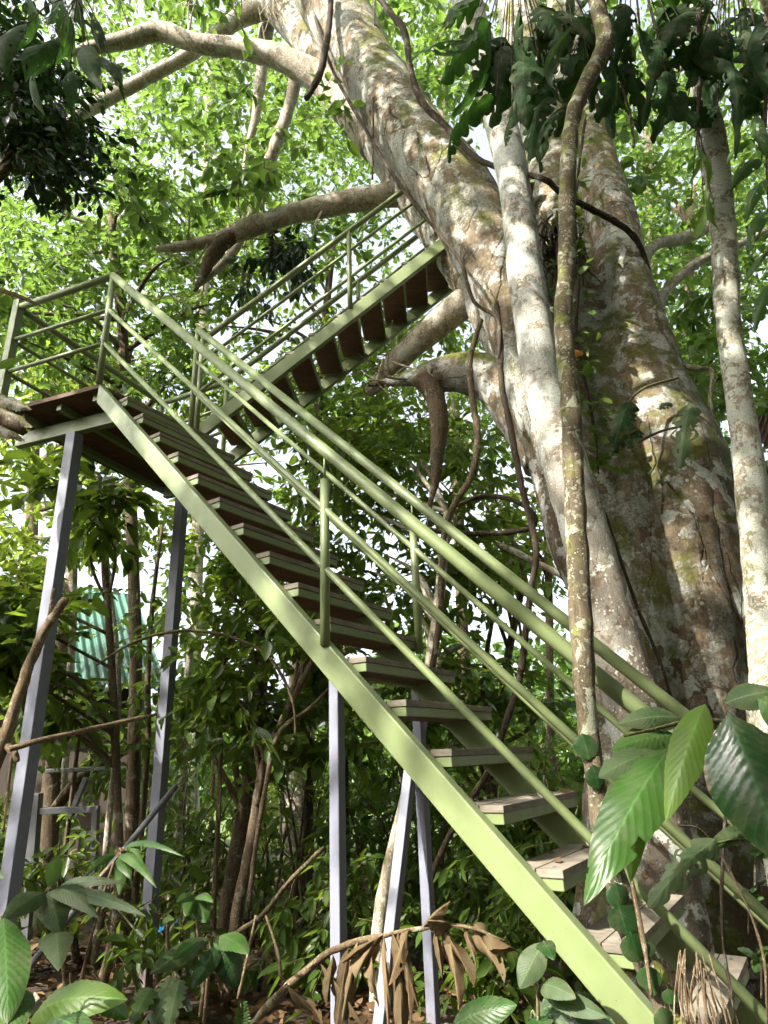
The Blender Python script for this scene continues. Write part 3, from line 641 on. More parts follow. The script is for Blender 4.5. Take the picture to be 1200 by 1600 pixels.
bgtree('understory_tree', 'leafy tree with bright gaps behind the slim pole-like trunk', [(1080, 300, 12, 9), (1075, 600, 16, 9), (1085, 900, 18, 9)],
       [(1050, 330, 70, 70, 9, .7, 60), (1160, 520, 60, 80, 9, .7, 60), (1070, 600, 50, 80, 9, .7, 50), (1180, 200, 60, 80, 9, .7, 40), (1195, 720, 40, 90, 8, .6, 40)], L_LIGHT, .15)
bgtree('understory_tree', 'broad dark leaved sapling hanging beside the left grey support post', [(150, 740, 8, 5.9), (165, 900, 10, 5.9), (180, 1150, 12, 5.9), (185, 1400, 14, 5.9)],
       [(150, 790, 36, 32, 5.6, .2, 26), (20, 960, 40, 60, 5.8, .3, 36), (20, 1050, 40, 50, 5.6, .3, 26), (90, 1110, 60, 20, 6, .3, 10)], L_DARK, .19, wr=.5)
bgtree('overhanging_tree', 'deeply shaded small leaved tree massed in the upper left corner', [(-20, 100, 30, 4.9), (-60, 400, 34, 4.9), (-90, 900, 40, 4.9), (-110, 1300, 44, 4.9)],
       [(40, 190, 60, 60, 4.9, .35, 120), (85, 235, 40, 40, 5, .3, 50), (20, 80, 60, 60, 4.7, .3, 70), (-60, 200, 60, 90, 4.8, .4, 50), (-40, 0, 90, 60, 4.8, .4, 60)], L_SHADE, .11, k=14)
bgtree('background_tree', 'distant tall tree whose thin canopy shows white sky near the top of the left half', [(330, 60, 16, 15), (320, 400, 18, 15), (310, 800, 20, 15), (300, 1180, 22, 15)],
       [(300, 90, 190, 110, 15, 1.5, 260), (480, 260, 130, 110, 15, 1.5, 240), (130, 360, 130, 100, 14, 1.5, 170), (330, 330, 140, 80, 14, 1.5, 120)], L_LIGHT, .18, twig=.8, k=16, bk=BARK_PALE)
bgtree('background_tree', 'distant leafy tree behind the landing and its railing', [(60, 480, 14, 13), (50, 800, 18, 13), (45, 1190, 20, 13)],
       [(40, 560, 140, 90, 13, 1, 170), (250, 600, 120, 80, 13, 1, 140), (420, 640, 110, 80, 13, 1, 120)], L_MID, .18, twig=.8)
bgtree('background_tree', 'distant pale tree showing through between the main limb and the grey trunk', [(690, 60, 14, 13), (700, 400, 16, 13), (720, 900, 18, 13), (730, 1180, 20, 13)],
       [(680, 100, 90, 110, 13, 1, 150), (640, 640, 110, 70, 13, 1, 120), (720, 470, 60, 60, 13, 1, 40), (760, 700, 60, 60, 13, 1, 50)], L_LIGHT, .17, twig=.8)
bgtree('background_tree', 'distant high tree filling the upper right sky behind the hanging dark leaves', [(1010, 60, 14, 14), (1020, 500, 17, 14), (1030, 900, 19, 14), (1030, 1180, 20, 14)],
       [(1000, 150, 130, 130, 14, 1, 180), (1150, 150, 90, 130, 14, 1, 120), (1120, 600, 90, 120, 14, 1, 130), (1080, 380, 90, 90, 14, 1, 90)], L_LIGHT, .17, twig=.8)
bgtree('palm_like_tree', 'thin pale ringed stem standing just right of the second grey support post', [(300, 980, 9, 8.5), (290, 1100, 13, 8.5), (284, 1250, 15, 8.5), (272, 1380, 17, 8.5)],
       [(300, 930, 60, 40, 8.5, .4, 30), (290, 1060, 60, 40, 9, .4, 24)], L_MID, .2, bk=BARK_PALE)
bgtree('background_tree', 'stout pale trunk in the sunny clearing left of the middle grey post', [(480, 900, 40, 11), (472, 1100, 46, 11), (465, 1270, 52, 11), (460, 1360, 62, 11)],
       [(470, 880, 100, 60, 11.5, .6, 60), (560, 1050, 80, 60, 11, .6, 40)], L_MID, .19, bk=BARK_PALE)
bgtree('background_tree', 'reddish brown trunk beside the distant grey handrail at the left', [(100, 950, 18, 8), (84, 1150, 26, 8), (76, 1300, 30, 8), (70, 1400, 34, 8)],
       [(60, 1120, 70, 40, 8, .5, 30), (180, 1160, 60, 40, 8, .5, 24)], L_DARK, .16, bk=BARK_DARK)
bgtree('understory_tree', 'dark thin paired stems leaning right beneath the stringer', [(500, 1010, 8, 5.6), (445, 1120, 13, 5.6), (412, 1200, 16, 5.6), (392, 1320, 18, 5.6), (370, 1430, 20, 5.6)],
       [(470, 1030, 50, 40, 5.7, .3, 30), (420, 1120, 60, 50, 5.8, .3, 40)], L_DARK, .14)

# ------------------------------------------------------------------ shrubs of the understory
def shrub(label, px, Y, h, sp, n, lm, L=.13, k=12, name='shrub', ns=6):
    r = ray(px, 1180); x = r[0] / r[1] * Y; t = thing(name, (x, Y, 0), label, 'shrub'); mb = MB(); C = []
    for i in range(ns):
        a = rng.uniform(0, 6.28); rr = rng.uniform(.2, 1) * sp; e = np.array([x + math.cos(a) * rr, Y + math.sin(a) * rr * .6, h * rng.uniform(.6, 1)])
        b = np.array([x + rng.normal(0, .12), Y + rng.normal(0, .1), -.04]); mid = (b + e) / 2 + [rng.normal(0, .1), 0, h * .1]
        tube(mb, [[*b, .014 + .004 * h], [*mid, .011], [*e, .005]], seg=6, n=4, rough=.1)
        u = rng.uniform(.25, 1.05, n // ns + 1)[:, None]
        q = (1 - u) ** 2 * b + 2 * u * (1 - u) * mid + u * u * e + rng.normal(0, .17 * sp + .05, (len(u), 3)) * [1, .8, .6]
        C.append(q)
    C = np.concatenate(C); C = C[C[:, 2] > .1]; C = C[rng.random(len(C)) < (.75 if 5.2 < Y < 9.6 else 1)]
    C = thinned(C)
    mb.build('stem', BARK_DARK, t)
    c = MB(); clusters(c, C, k, L, .35); c.build('foliage', [lm, BARK_DARK], t)
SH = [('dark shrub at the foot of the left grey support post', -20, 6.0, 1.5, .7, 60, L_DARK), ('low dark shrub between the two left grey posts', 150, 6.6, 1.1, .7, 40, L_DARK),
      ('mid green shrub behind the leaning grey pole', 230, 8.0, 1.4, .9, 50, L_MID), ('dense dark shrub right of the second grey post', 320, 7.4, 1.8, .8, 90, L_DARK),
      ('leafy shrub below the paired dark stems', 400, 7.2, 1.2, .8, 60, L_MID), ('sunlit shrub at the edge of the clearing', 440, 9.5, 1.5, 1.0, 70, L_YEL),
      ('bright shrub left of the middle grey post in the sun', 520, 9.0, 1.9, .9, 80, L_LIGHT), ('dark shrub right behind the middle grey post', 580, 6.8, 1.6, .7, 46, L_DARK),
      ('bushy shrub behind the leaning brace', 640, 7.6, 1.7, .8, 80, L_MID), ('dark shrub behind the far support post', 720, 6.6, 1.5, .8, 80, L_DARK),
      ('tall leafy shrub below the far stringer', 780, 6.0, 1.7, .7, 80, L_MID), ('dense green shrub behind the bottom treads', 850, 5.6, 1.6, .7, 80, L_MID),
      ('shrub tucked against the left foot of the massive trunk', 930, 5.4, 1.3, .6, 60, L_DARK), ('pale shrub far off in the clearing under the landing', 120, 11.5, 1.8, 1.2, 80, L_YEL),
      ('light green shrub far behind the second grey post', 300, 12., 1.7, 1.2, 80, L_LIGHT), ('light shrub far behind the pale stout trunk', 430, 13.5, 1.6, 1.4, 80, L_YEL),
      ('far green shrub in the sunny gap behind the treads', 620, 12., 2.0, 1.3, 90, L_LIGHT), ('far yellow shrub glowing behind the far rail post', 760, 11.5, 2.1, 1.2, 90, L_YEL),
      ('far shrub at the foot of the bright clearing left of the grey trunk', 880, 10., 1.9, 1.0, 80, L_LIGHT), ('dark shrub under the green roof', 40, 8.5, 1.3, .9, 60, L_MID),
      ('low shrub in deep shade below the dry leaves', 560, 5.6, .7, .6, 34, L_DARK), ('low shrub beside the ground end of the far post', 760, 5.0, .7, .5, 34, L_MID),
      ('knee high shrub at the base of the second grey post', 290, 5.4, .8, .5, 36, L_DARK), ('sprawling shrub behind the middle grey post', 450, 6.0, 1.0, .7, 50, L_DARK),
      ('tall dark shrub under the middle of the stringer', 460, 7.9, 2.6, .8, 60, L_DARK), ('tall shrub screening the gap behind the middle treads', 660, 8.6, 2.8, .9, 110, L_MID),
      ]
for s in SH: shrub(*s)

# ------------------------------------------------------------------ mossy stem in front of the rails, with shingle leaves
def leaf_obj(parent, m_, *a, name='leaf', **k):
    mb = MB(); pxleaf(mb, *a, **k); return mb.build(name, m_, parent)
ms = slim('mossy_sapling', 'thin mossy stem crossing in front of the handrails with round leaves pressed to its foot',
          [(925, -90, 24, 2.7), (932, 0, 24, 2.6), (945, 65, 26, 2.55), (922, 118, 25, 2.5), (897, 175, 24, 2.45), (889, 240, 25, 2.4), (886, 320, 26, 2.38), (886, 410, 27, 2.36), (880, 500, 28, 2.33), (889, 600, 30, 2.3), (895, 700, 31, 2.27), (900, 825, 33, 2.25), (904, 900, 35, 2.24), (911, 1025, 35, 2.22), (917, 1125, 31, 2.22), (930, 1210, 30, 2.2), (942, 1300, 32, 2.18), (966, 1387, 36, 2.16), (981, 1446, 38, 2.14), (1005, 1495, 38, 2.12), (1030, 1540, 40, 2.1), (1050, 1600, 44, 2.08), (1075, 1680, 46, 2.06)],
          BARK_MOSS, None, None, .1, lump=.003)
for px, py, r, Y in [(a_ + rng.normal(0, 3), b_, c_ * rng.uniform(.8, 1.15), d_) for a_, b_, c_, d_ in [(918, 1165, 21, 2.19), (926, 1212, 19, 2.17), (958, 1348, 20, 2.13), (966, 1398, 22, 2.11), (980, 1434, 22, 2.1), (988, 1478, 24, 2.08), (1012, 1527, 25, 2.06), (1012, 1482, 16, 2.1), (1045, 1556, 15, 2.05), (1025, 1545, 11, 2.06), (1040, 1592, 20, 2.03)]]:
    leaf_obj(ms, V_DARK, (px - r * .25, py - r), (px + r * .35, py + r * 1.05), Y - .014, Y - .018, r * 1.8, kind='round', ribs=9, rib=.0008, fold=rng.uniform(.1, .35), arch=.02, nh=(rng.normal(-.15, .25), -1, rng.normal(.1, .2)), twist=rng.normal(0, .25), edge=.05, nu=10, nv=16, name='shingle_leaf')

# ------------------------------------------------------------------ lianas
def vine(label, pts, mt=LIANA, name='liana'):
    p0 = at(pts[0][0], pts[0][1], pts[0][3]); 
    o = pxtube(MB(), pts, seg=8, n=6, rough=.12, lump=.0015).build(name, mt); return tag(o, label, 'vine')
vine('looping brown liana dropping from under the upper flight and swinging below the thick side branch', [(752, 500, 8, 4.3), (735, 560, 9, 4.3), (738, 620, 10, 4.3), (746, 680, 11, 4.25), (738, 740, 11, 4.2), (712, 785, 11, 4.2), (695, 830, 10, 4.2), (690, 900, 10, 4.2), (688, 960, 10, 4.2), (676, 1040, 10, 4.2), (668, 1100, 10, 4.2)], BARK_DARK)
vine('long dark liana hanging beside the leaning limb down to the handrails', [(775, 470, 9, 4.15), (782, 540, 9, 4.12), (784, 600, 9, 4.1), (800, 680, 10, 4.1), (815, 760, 10, 4.1), (833, 830, 10, 4.1), (838, 870, 10, 4.1), (828, 930, 10, 4.1), (820, 1000, 11, 4.1), (812, 1060, 11, 4.1), (790, 1130, 11, 4.1), (765, 1200, 10, 4.1), (735, 1250, 9, 4.1), (690, 1330, 9, 4.2), (665, 1400, 9, 4.2)])
vine('dark horizontal liana curling behind the handrails', [(668, 826, 7, 4.3), (700, 832, 9, 4.3), (760, 834, 9, 4.3), (820, 828, 9, 4.25), (836, 815, 9, 4.2), (826, 795, 8, 4.2), (790, 778, 8, 4.25), (750, 776, 8, 4.3), (715, 790, 6, 4.3)])
vine('thick dark liana sweeping over the top of the leaning limb', [(580, -20, 9, 4.35), (610, 20, 10, 4.3), (632, 50, 11, 4.25), (642, 110, 10, 4.2), (660, 160, 11, 4.2), (695, 195, 10, 4.2), (720, 225, 9, 4.15), (750, 250, 9, 4.1), (790, 265, 8, 4.0), (850, 280, 9, 3.7), (875, 300, 9, 3.9), (930, 330, 10, 4.2), (975, 355, 10, 4.3), (1000, 385, 9, 4.4), (1015, 430, 7, 4.5)])
vine('short black liana hooked below the top of the leaning limb', [(518, -10, 9, 4.7), (514, 40, 10, 4.7), (508, 80, 11, 4.7), (498, 120, 11, 4.7), (478, 154, 9, 4.7)])
vine('hair thin liana clinging to the leaning limb from top to crotch', [(490, 20, 5, 4.95), (520, 110, 5, 4.75), (570, 200, 5, 4.55), (625, 290, 5, 4.35), (690, 370, 5, 4.2), (720, 410, 6, 4.15), (740, 470, 6, 4.12), (778, 500, 6, 4.1), (780, 560, 5, 4.1)])
vine('thin liana trailing straight down the front of the leaning limb', [(585, 0, 3, 4.75), (584, 100, 3, 4.7), (583, 200, 3, 4.6), (582, 280, 3, 4.5)])
vine('wiry liana running down the foot of the massive trunk', [(945, 800, 5, 3.9), (975, 890, 5, 3.85), (1000, 960, 6, 3.82), (1030, 1030, 5, 3.8), (1052, 1100, 5, 3.8)])
vine('grey dead liana arching to the right of the massive trunk', [(1012, 430, 9, 4.5), (1030, 520, 9, 4.4), (1045, 560, 9, 4.4), (1080, 575, 9, 4.4), (1112, 580, 7, 4.4), (1110, 630, 6, 4.4), (1125, 700, 6, 4.4)], BARK_BRANCH)
vine('pale slanting branch hanging behind the leaning grey trunk', [(780, 850, 9, 5.4), (820, 870, 10, 5.4), (860, 890, 11, 5.4), (890, 905, 12, 5.4)], BARK_PALE, 'dead_branch')
vine('thin dark liana dangling between the hanging dark leaves', [(945, 30, 4, 2.9), (965, 110, 4, 2.9), (985, 180, 4, 2.9), (990, 230, 4, 2.9)])
vine('curved bare stem arching across the gap under the landing', [(150, 1040, 3, 5.0), (210, 1003, 4, 5.0), (280, 986, 5, 5.0), (350, 992, 5, 5.0), (410, 1018, 5, 5.0), (440, 1055, 5, 5.0), (458, 1100, 4, 5.0), (462, 1150, 3, 5.0)], BARK_DARK, 'dead_branch')
vine('crooked bare stem bending beneath the stringer beside the middle grey post', [(515, 1075, 4, 5.2), (480, 1110, 6, 5.2), (450, 1130, 7, 5.2), (430, 1160, 8, 5.2), (415, 1230, 8, 5.2), (400, 1320, 8, 5.2), (388, 1420, 9, 5.2)], BARK_DARK, 'dead_branch')
vine('thin dead stick leaning on the middle grey post', [(505, 1325, 7, 3.7), (450, 1380, 7, 4.0), (410, 1430, 8, 4.3), (360, 1465, 7, 4.6), (335, 1500, 6, 4.8)], BARK_DARK, 'dead_branch')

# ------------------------------------------------------------------ climbers on the great trunk
def climber(label, path, n, L, lm, spread=.12):
    p = path[len(path) // 2]; c0 = at(p[0], p[1], p[3]); t = thing('climbing_vine', c0, label, 'climbing plant')
    P = np.array([[*at(a, b, Y), w / 2 * mpp(at(a, b, Y))] for a, b, w, Y in path])
    tube(MB(), P, seg=6, n=5, rough=.1).build('stem', LIANA, t)
    X = spline(P, 10)[:, :3]; i = rng.integers(0, len(X), n); c = X[i] + rng.normal(0, spread, (n, 3)) * [1, .5, 1]
    mb = MB(); d = rng.normal(0, 1, (n, 3)) * [1, .6, .5] + [0, -.5, -.5]
    leaf_cards(mb, c, d, L * rng.uniform(.6, 1.3, n), wr=.6, up=np.array([0, -.8, .5])); mb.build('foliage', lm, t); return t
climber('small leaved climber on the massive trunk beside the mossy stem', [(915, 180, 4, 4.2), (905, 260, 4, 4.2), (898, 340, 5, 4.15), (905, 430, 5, 4.1), (900, 520, 5, 4.0), (915, 600, 5, 4.0), (930, 680, 4, 4.0), (935, 740, 3, 4.0)], 170, .085, L_MID, .07)
climber('trailing climber in deep shade between the crotch limbs', [(870, 330, 4, 4.35), (868, 400, 5, 4.3), (872, 480, 5, 4.2), (885, 560, 4, 4.1)], 90, .07, L_DARK, .06)
def holey(label, stem, leaves):
    t = thing('split_leaf_climber', at(stem[0][0], stem[0][1], stem[0][3]), label, 'climbing plant')
    pxtube(MB(), stem, seg=6, n=5).build('stem', LIANA, t)
    for b, e, Y, w in leaves: leaf_obj(t, V_HANG if w > 0 else V_DULL, b, e, Y, Y - .05, abs(w), kind='lobed', ribs=9, holes=10, fold=.4, arch=.12, nu=16, nv=36, wave=.03)
holey('dark split leaf hanging on the front of the massive trunk', [(1060, 590, 4, 4.05), (1010, 605, 4, 4.0), (985, 625, 4, 3.95), (975, 650, 4, 3.95)], [((985, 625), (958, 705), 3.9, 46), ((1000, 672), (985, 700), 3.9, 22), ((975, 690), (955, 712), 3.92, 18)])
holey('drooping grey-green split leaf at the right shoulder of the massive trunk', [(980, 700, 4, 4.0), (1030, 675, 4, 3.95), (1070, 665, 4, 3.9)], [((1080, 628), (1062, 732), 3.85, -44), ((1050, 630), (1030, 640), 3.9, -18)])
fl_ = thing('withered_leaf', at(902, 552, 3.95), 'single orange withered leaf stuck on the massive trunk', 'leaf')
mb = MB(); pxleaf(mb, (893, 551), (912, 553), 3.95, 3.93, 13, kind='heart', ribs=6, fold=.4, nu=6, nv=10)
mo, nt_, b_ = mat('orange_leaf'); b_.inputs['Base Color'].default_value = (.6, .22, .02, 1); mb.build('blade', mo, fl_)
# matted roots in the crotch
rt = MB(); 
for i in range(90):
    x, y = rng.uniform(845, 905), rng.uniform(335, 400); L_ = rng.uniform(20, 75)
    P = [(x, y, 4, 4.45 - rng.uniform(0, .15)), (x + rng.normal(0, 8), y + L_ * .5, 3.5, 4.35 - rng.uniform(0, .15)), (x + rng.normal(0, 12), y + L_, 2, 4.3)]
    pxtube(rt, P, seg=4, n=3)
tag(rt.build('root_mat', LIANA), 'brown mat of hanging roots lodged in the fork of the massive trunk', 'roots')
ep = thing('epiphyte', at(420, 400, 5.6), 'dark epiphyte clump draped over the end of the horizontal branch', 'plant')
mb = MB(); clusters(mb, crown_pts([(430, 395, 40, 26, 5.7, .25, 26), (405, 425, 30, 18, 5.6, .2, 10)]), 12, .12, .3, droop=.8); mb.build('foliage', [L_SHADE, BARK_DARK], ep)
pxtube(MB(), [(420, 350, 8, 5.5), (425, 390, 7, 5.6), (410, 430, 5, 5.6)], seg=6).build('stem', LIANA, ep)

# ------------------------------------------------------------------ big dark leaves hanging in from the top
def hanger(label, anchor, Y, leaves, m_=None, kind='lobed'):
    t = thing('hanging_leaf_plant', at(*anchor, Y), label, 'plant'); st = MB()
    pxtube(st, [(anchor[0] + rng.normal(0, 10), -90, 9, Y), (anchor[0] + 4, anchor[1] * .4 - 20, 8, Y), (*anchor, 6, Y)], seg=7) if anchor[1] > -50 else pxtube(st, [(anchor[0] - 30, anchor[1] - 160, 9, Y), (anchor[0] - 8, anchor[1] - 80, 8, Y), (*anchor, 6, Y)], seg=7)
    for bx, by, tx, ty, w in leaves:
        yb = Y + rng.uniform(-.35, .35)
        pxtube(st, [(*anchor, 2, Y), ((anchor[0] + bx) / 2, (anchor[1] + by) / 2 - 12, 1.8, (Y + yb) / 2), (bx, by, 2, yb)], seg=5, n=4)
        leaf_obj(t, m_ or V_HANG, (bx, by), (tx, ty), yb, yb - rng.uniform(-.1, .15), w, kind=kind, ribs=int(rng.integers(8, 13)), holes=int(rng.integers(2, 9)), fold=rng.uniform(.2, .6), arch=rng.uniform(.08, .2), nu=14, nv=40, wave=.035, twist=rng.normal(0, .9), nh=unit(rng.normal(0, .7, 3) + [0, -.5, .7]))
    st.build('stem', LIANA, t)
def fan(cx, cy, n, r0, r1, L0, L1, w0, w1, a0=20, a1=160):
    out = []
    for i in range(n):
        a = math.radians(rng.uniform(a0, a1)); r = rng.uniform(r0, r1); bx, by = cx + math.cos(a) * r, cy + math.sin(a) * r * .8
        a2 = a + rng.normal(0, .6); L_ = rng.uniform(L0, L1); out.append((bx, by, bx + math.cos(a2) * L_, by + abs(math.sin(a2)) * L_ + 18, rng.uniform(w0, w1)))
    return out
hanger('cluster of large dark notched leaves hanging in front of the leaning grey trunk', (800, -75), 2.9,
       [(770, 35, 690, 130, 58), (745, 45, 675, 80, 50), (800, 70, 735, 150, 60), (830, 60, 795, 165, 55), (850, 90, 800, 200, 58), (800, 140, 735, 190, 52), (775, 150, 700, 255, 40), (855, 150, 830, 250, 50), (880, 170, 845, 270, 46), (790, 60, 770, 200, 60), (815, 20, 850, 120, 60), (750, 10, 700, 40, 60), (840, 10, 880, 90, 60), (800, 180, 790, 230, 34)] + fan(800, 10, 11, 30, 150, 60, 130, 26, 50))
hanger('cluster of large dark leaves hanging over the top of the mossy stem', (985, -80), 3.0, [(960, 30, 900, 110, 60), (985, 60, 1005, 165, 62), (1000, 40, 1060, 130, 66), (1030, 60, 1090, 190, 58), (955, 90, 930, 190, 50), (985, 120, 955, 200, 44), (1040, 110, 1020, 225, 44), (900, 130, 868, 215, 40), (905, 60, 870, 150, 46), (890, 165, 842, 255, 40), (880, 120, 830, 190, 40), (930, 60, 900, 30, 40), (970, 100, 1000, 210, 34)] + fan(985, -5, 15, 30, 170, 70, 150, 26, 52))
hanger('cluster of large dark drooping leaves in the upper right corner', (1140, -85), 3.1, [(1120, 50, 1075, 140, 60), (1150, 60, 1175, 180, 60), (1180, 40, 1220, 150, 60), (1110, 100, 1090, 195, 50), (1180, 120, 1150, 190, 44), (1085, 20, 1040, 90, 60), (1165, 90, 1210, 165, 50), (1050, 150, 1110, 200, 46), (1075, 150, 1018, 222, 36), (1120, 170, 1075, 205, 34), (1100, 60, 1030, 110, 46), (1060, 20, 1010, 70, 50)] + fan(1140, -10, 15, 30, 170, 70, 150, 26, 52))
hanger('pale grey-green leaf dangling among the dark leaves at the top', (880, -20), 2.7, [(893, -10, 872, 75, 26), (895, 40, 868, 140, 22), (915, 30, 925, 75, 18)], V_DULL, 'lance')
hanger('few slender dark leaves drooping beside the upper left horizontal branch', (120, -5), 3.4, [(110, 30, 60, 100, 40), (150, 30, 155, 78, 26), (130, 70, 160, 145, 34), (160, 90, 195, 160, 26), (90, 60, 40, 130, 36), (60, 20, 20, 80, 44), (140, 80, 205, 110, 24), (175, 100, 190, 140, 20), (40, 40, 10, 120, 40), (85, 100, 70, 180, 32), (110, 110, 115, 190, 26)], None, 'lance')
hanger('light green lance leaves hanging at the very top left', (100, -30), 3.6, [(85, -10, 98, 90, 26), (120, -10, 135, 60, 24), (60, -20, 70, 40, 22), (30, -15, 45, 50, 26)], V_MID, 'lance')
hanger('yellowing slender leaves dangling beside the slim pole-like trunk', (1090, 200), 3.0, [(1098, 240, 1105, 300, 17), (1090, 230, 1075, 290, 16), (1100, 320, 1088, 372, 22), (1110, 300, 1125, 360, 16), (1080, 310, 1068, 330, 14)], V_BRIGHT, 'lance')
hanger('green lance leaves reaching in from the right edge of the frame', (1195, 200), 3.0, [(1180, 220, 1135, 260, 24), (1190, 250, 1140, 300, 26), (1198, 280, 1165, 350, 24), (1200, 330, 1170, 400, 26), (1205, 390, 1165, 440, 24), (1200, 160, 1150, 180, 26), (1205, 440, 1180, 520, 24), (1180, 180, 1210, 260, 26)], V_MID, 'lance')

# ------------------------------------------------------------------ foreground leaves at the lower right
fg = thing('broadleaf_shrub', at(1180, 1150, 1.5), 'glossy big leaved shrub in front of the handrails at the right edge', 'shrub')
pxtube(MB(), [(1290, 1250, 12, 1.45), (1220, 1180, 11, 1.5), (1150, 1135, 9, 1.5), (1090, 1125, 7, 1.48), (1020, 1140, 5, 1.46), (975, 1150, 4, 1.45)], seg=8).build('stem', LIANA, fg)
for m_, b, e, yb, ye, w, kw in [
    (V_BRIGHT, (1103, 1098), (1040, 1284), 1.40, 1.34, 60, dict(kind='lance', twist=.35, fold=.35, edge=.03)),
    (V_MID, (1050, 1165), (912, 1415), 1.48, 1.36, 88, dict(kind='lance', wave=.05, fold=.25, holes=2, edge=.03)),
    (V_DARK, (1135, 1108), (1225, 1350), 1.30, 1.22, 135, dict(kind='ell', rib=.005, ribs=13, fold=.35)),
    (V_DULL, (1065, 1122), (965, 1132), 1.56, 1.52, 44, dict(kind='lance')),
    (V_MID, (1060, 1150), (955, 1172), 1.54, 1.5, 56, dict(kind='lance', fold=.3)),
    (V_DULL, (1045, 1170), (935, 1215), 1.52, 1.46, 58, dict(kind='ell', holes=3)),
    (V_DULL, (1130, 1100), (1215, 1080), 1.56, 1.55, 48, dict(kind='ell')),
    (V_BRIGHT, (1010, 1190), (945, 1330), 1.55, 1.5, 46, dict(kind='lance')),
    (V_BRIGHT, (1000, 1250), (985, 1380), 1.58, 1.54, 34, dict(kind='lance')),
    (V_DULL, (1110, 1120), (1050, 1190), 1.53, 1.5, 40, dict(kind='lance')),
    (V_DULL, (1100, 1180), (1030, 1235), 1.6, 1.58, 40, dict(kind='ell', holes=5)),
    (V_MID, (1180, 1090), (1260, 1140), 1.5, 1.48, 60, dict(kind='ell'))]:
    leaf_obj(fg, m_, b, e, yb, ye, w, arch=.1, **kw)
holey_r = thing('split_leaf_plant', at(1160, 1310, 1.75), 'dark holed leaf drooping from the right across the lower handrail', 'plant')
pxtube(MB(), [(1260, 1340, 6, 1.75), (1200, 1315, 5, 1.74), (1150, 1312, 4, 1.72), (1110, 1320, 3, 1.7)], seg=6).build('stem', LIANA, holey_r)
leaf_obj(holey_r, V_DULL, (1120, 1310), (1012, 1420), 1.7, 1.64, 52, kind='lobed', ribs=8, holes=8, fold=.3, arch=.1)
leaf_obj(holey_r, V_HANG, (1190, 1300), (1100, 1330), 1.78, 1.72, 34, kind='lance', arch=.15)
for px, py, r, Y, lb in [(1180, 1325, 40, 2.6, 'small broad leaf sprout at the foot of the massive trunk'), (1190, 1500, 40, 2.4, 'low green sprout at the bottom right corner'), (1170, 1400, 30, 2.7, 'pair of small leaves by the lower handrail')]:
    t = thing('seedling', at(px, py, Y), lb, 'plant'); pxtube(MB(), [(px, py + 60, 4, Y), (px, py, 3, Y)], seg=5).build('stem', LIANA, t)
    for k in range(5): leaf_obj(t, V_MID, (px, py + rng.uniform(-10, 20)), (px + rng.uniform(-r, r), py + rng.uniform(-r * .5, r * .7)), Y, Y - .1, r * .5, kind='ell', arch=.1, nu=8, nv=20)
# dead twigs around the foot of the mossy stem
dt = MB()
for i in range(34):
    x0 = rng.uniform(1060, 1110); y0 = rng.uniform(1480, 1560); x1 = x0 + rng.normal(20, 22); y1 = rng.uniform(1610, 1680); Y = rng.uniform(1.95, 2.1)
    pxtube(dt, [(x0, y0, rng.uniform(1, 2.5), Y), ((x0 + x1) / 2 + rng.normal(0, 10), (y0 + y1) / 2, rng.uniform(2, 4), Y), (x1, y1, 3.5, Y)], seg=6, n=3)
tag(dt.build('dead_twigs', TWIG), 'bunch of dry broken twigs at the foot of the mossy stem', 'twigs')
vine('snapped dry stalk hanging over the lower treads by the mossy stem', [(985, 1370, 7, 2.05), (1000, 1440, 8, 2.04), (1010, 1500, 7, 2.03), (1018, 1555, 5, 2.02)], TWIG, 'dead_stalk')
vine('wiry brown stalk rising in the lower right corner', [(1135, 1240, 4, 2.1), (1130, 1340, 5, 2.1), (1128, 1440, 5, 2.1), (1140, 1540, 5, 2.1), (1165, 1640, 6, 2.1)], LIANA, 'dead_stalk')
vine('thin bent twig beside the low sprout at the right edge', [(1060, 1290, 3, 1.9), (1100, 1300, 3, 1.9), (1150, 1380, 4, 1.9), (1190, 1480, 4, 1.9), (1200, 1600, 4, 1.9)], TWIG, 'dead_stalk')

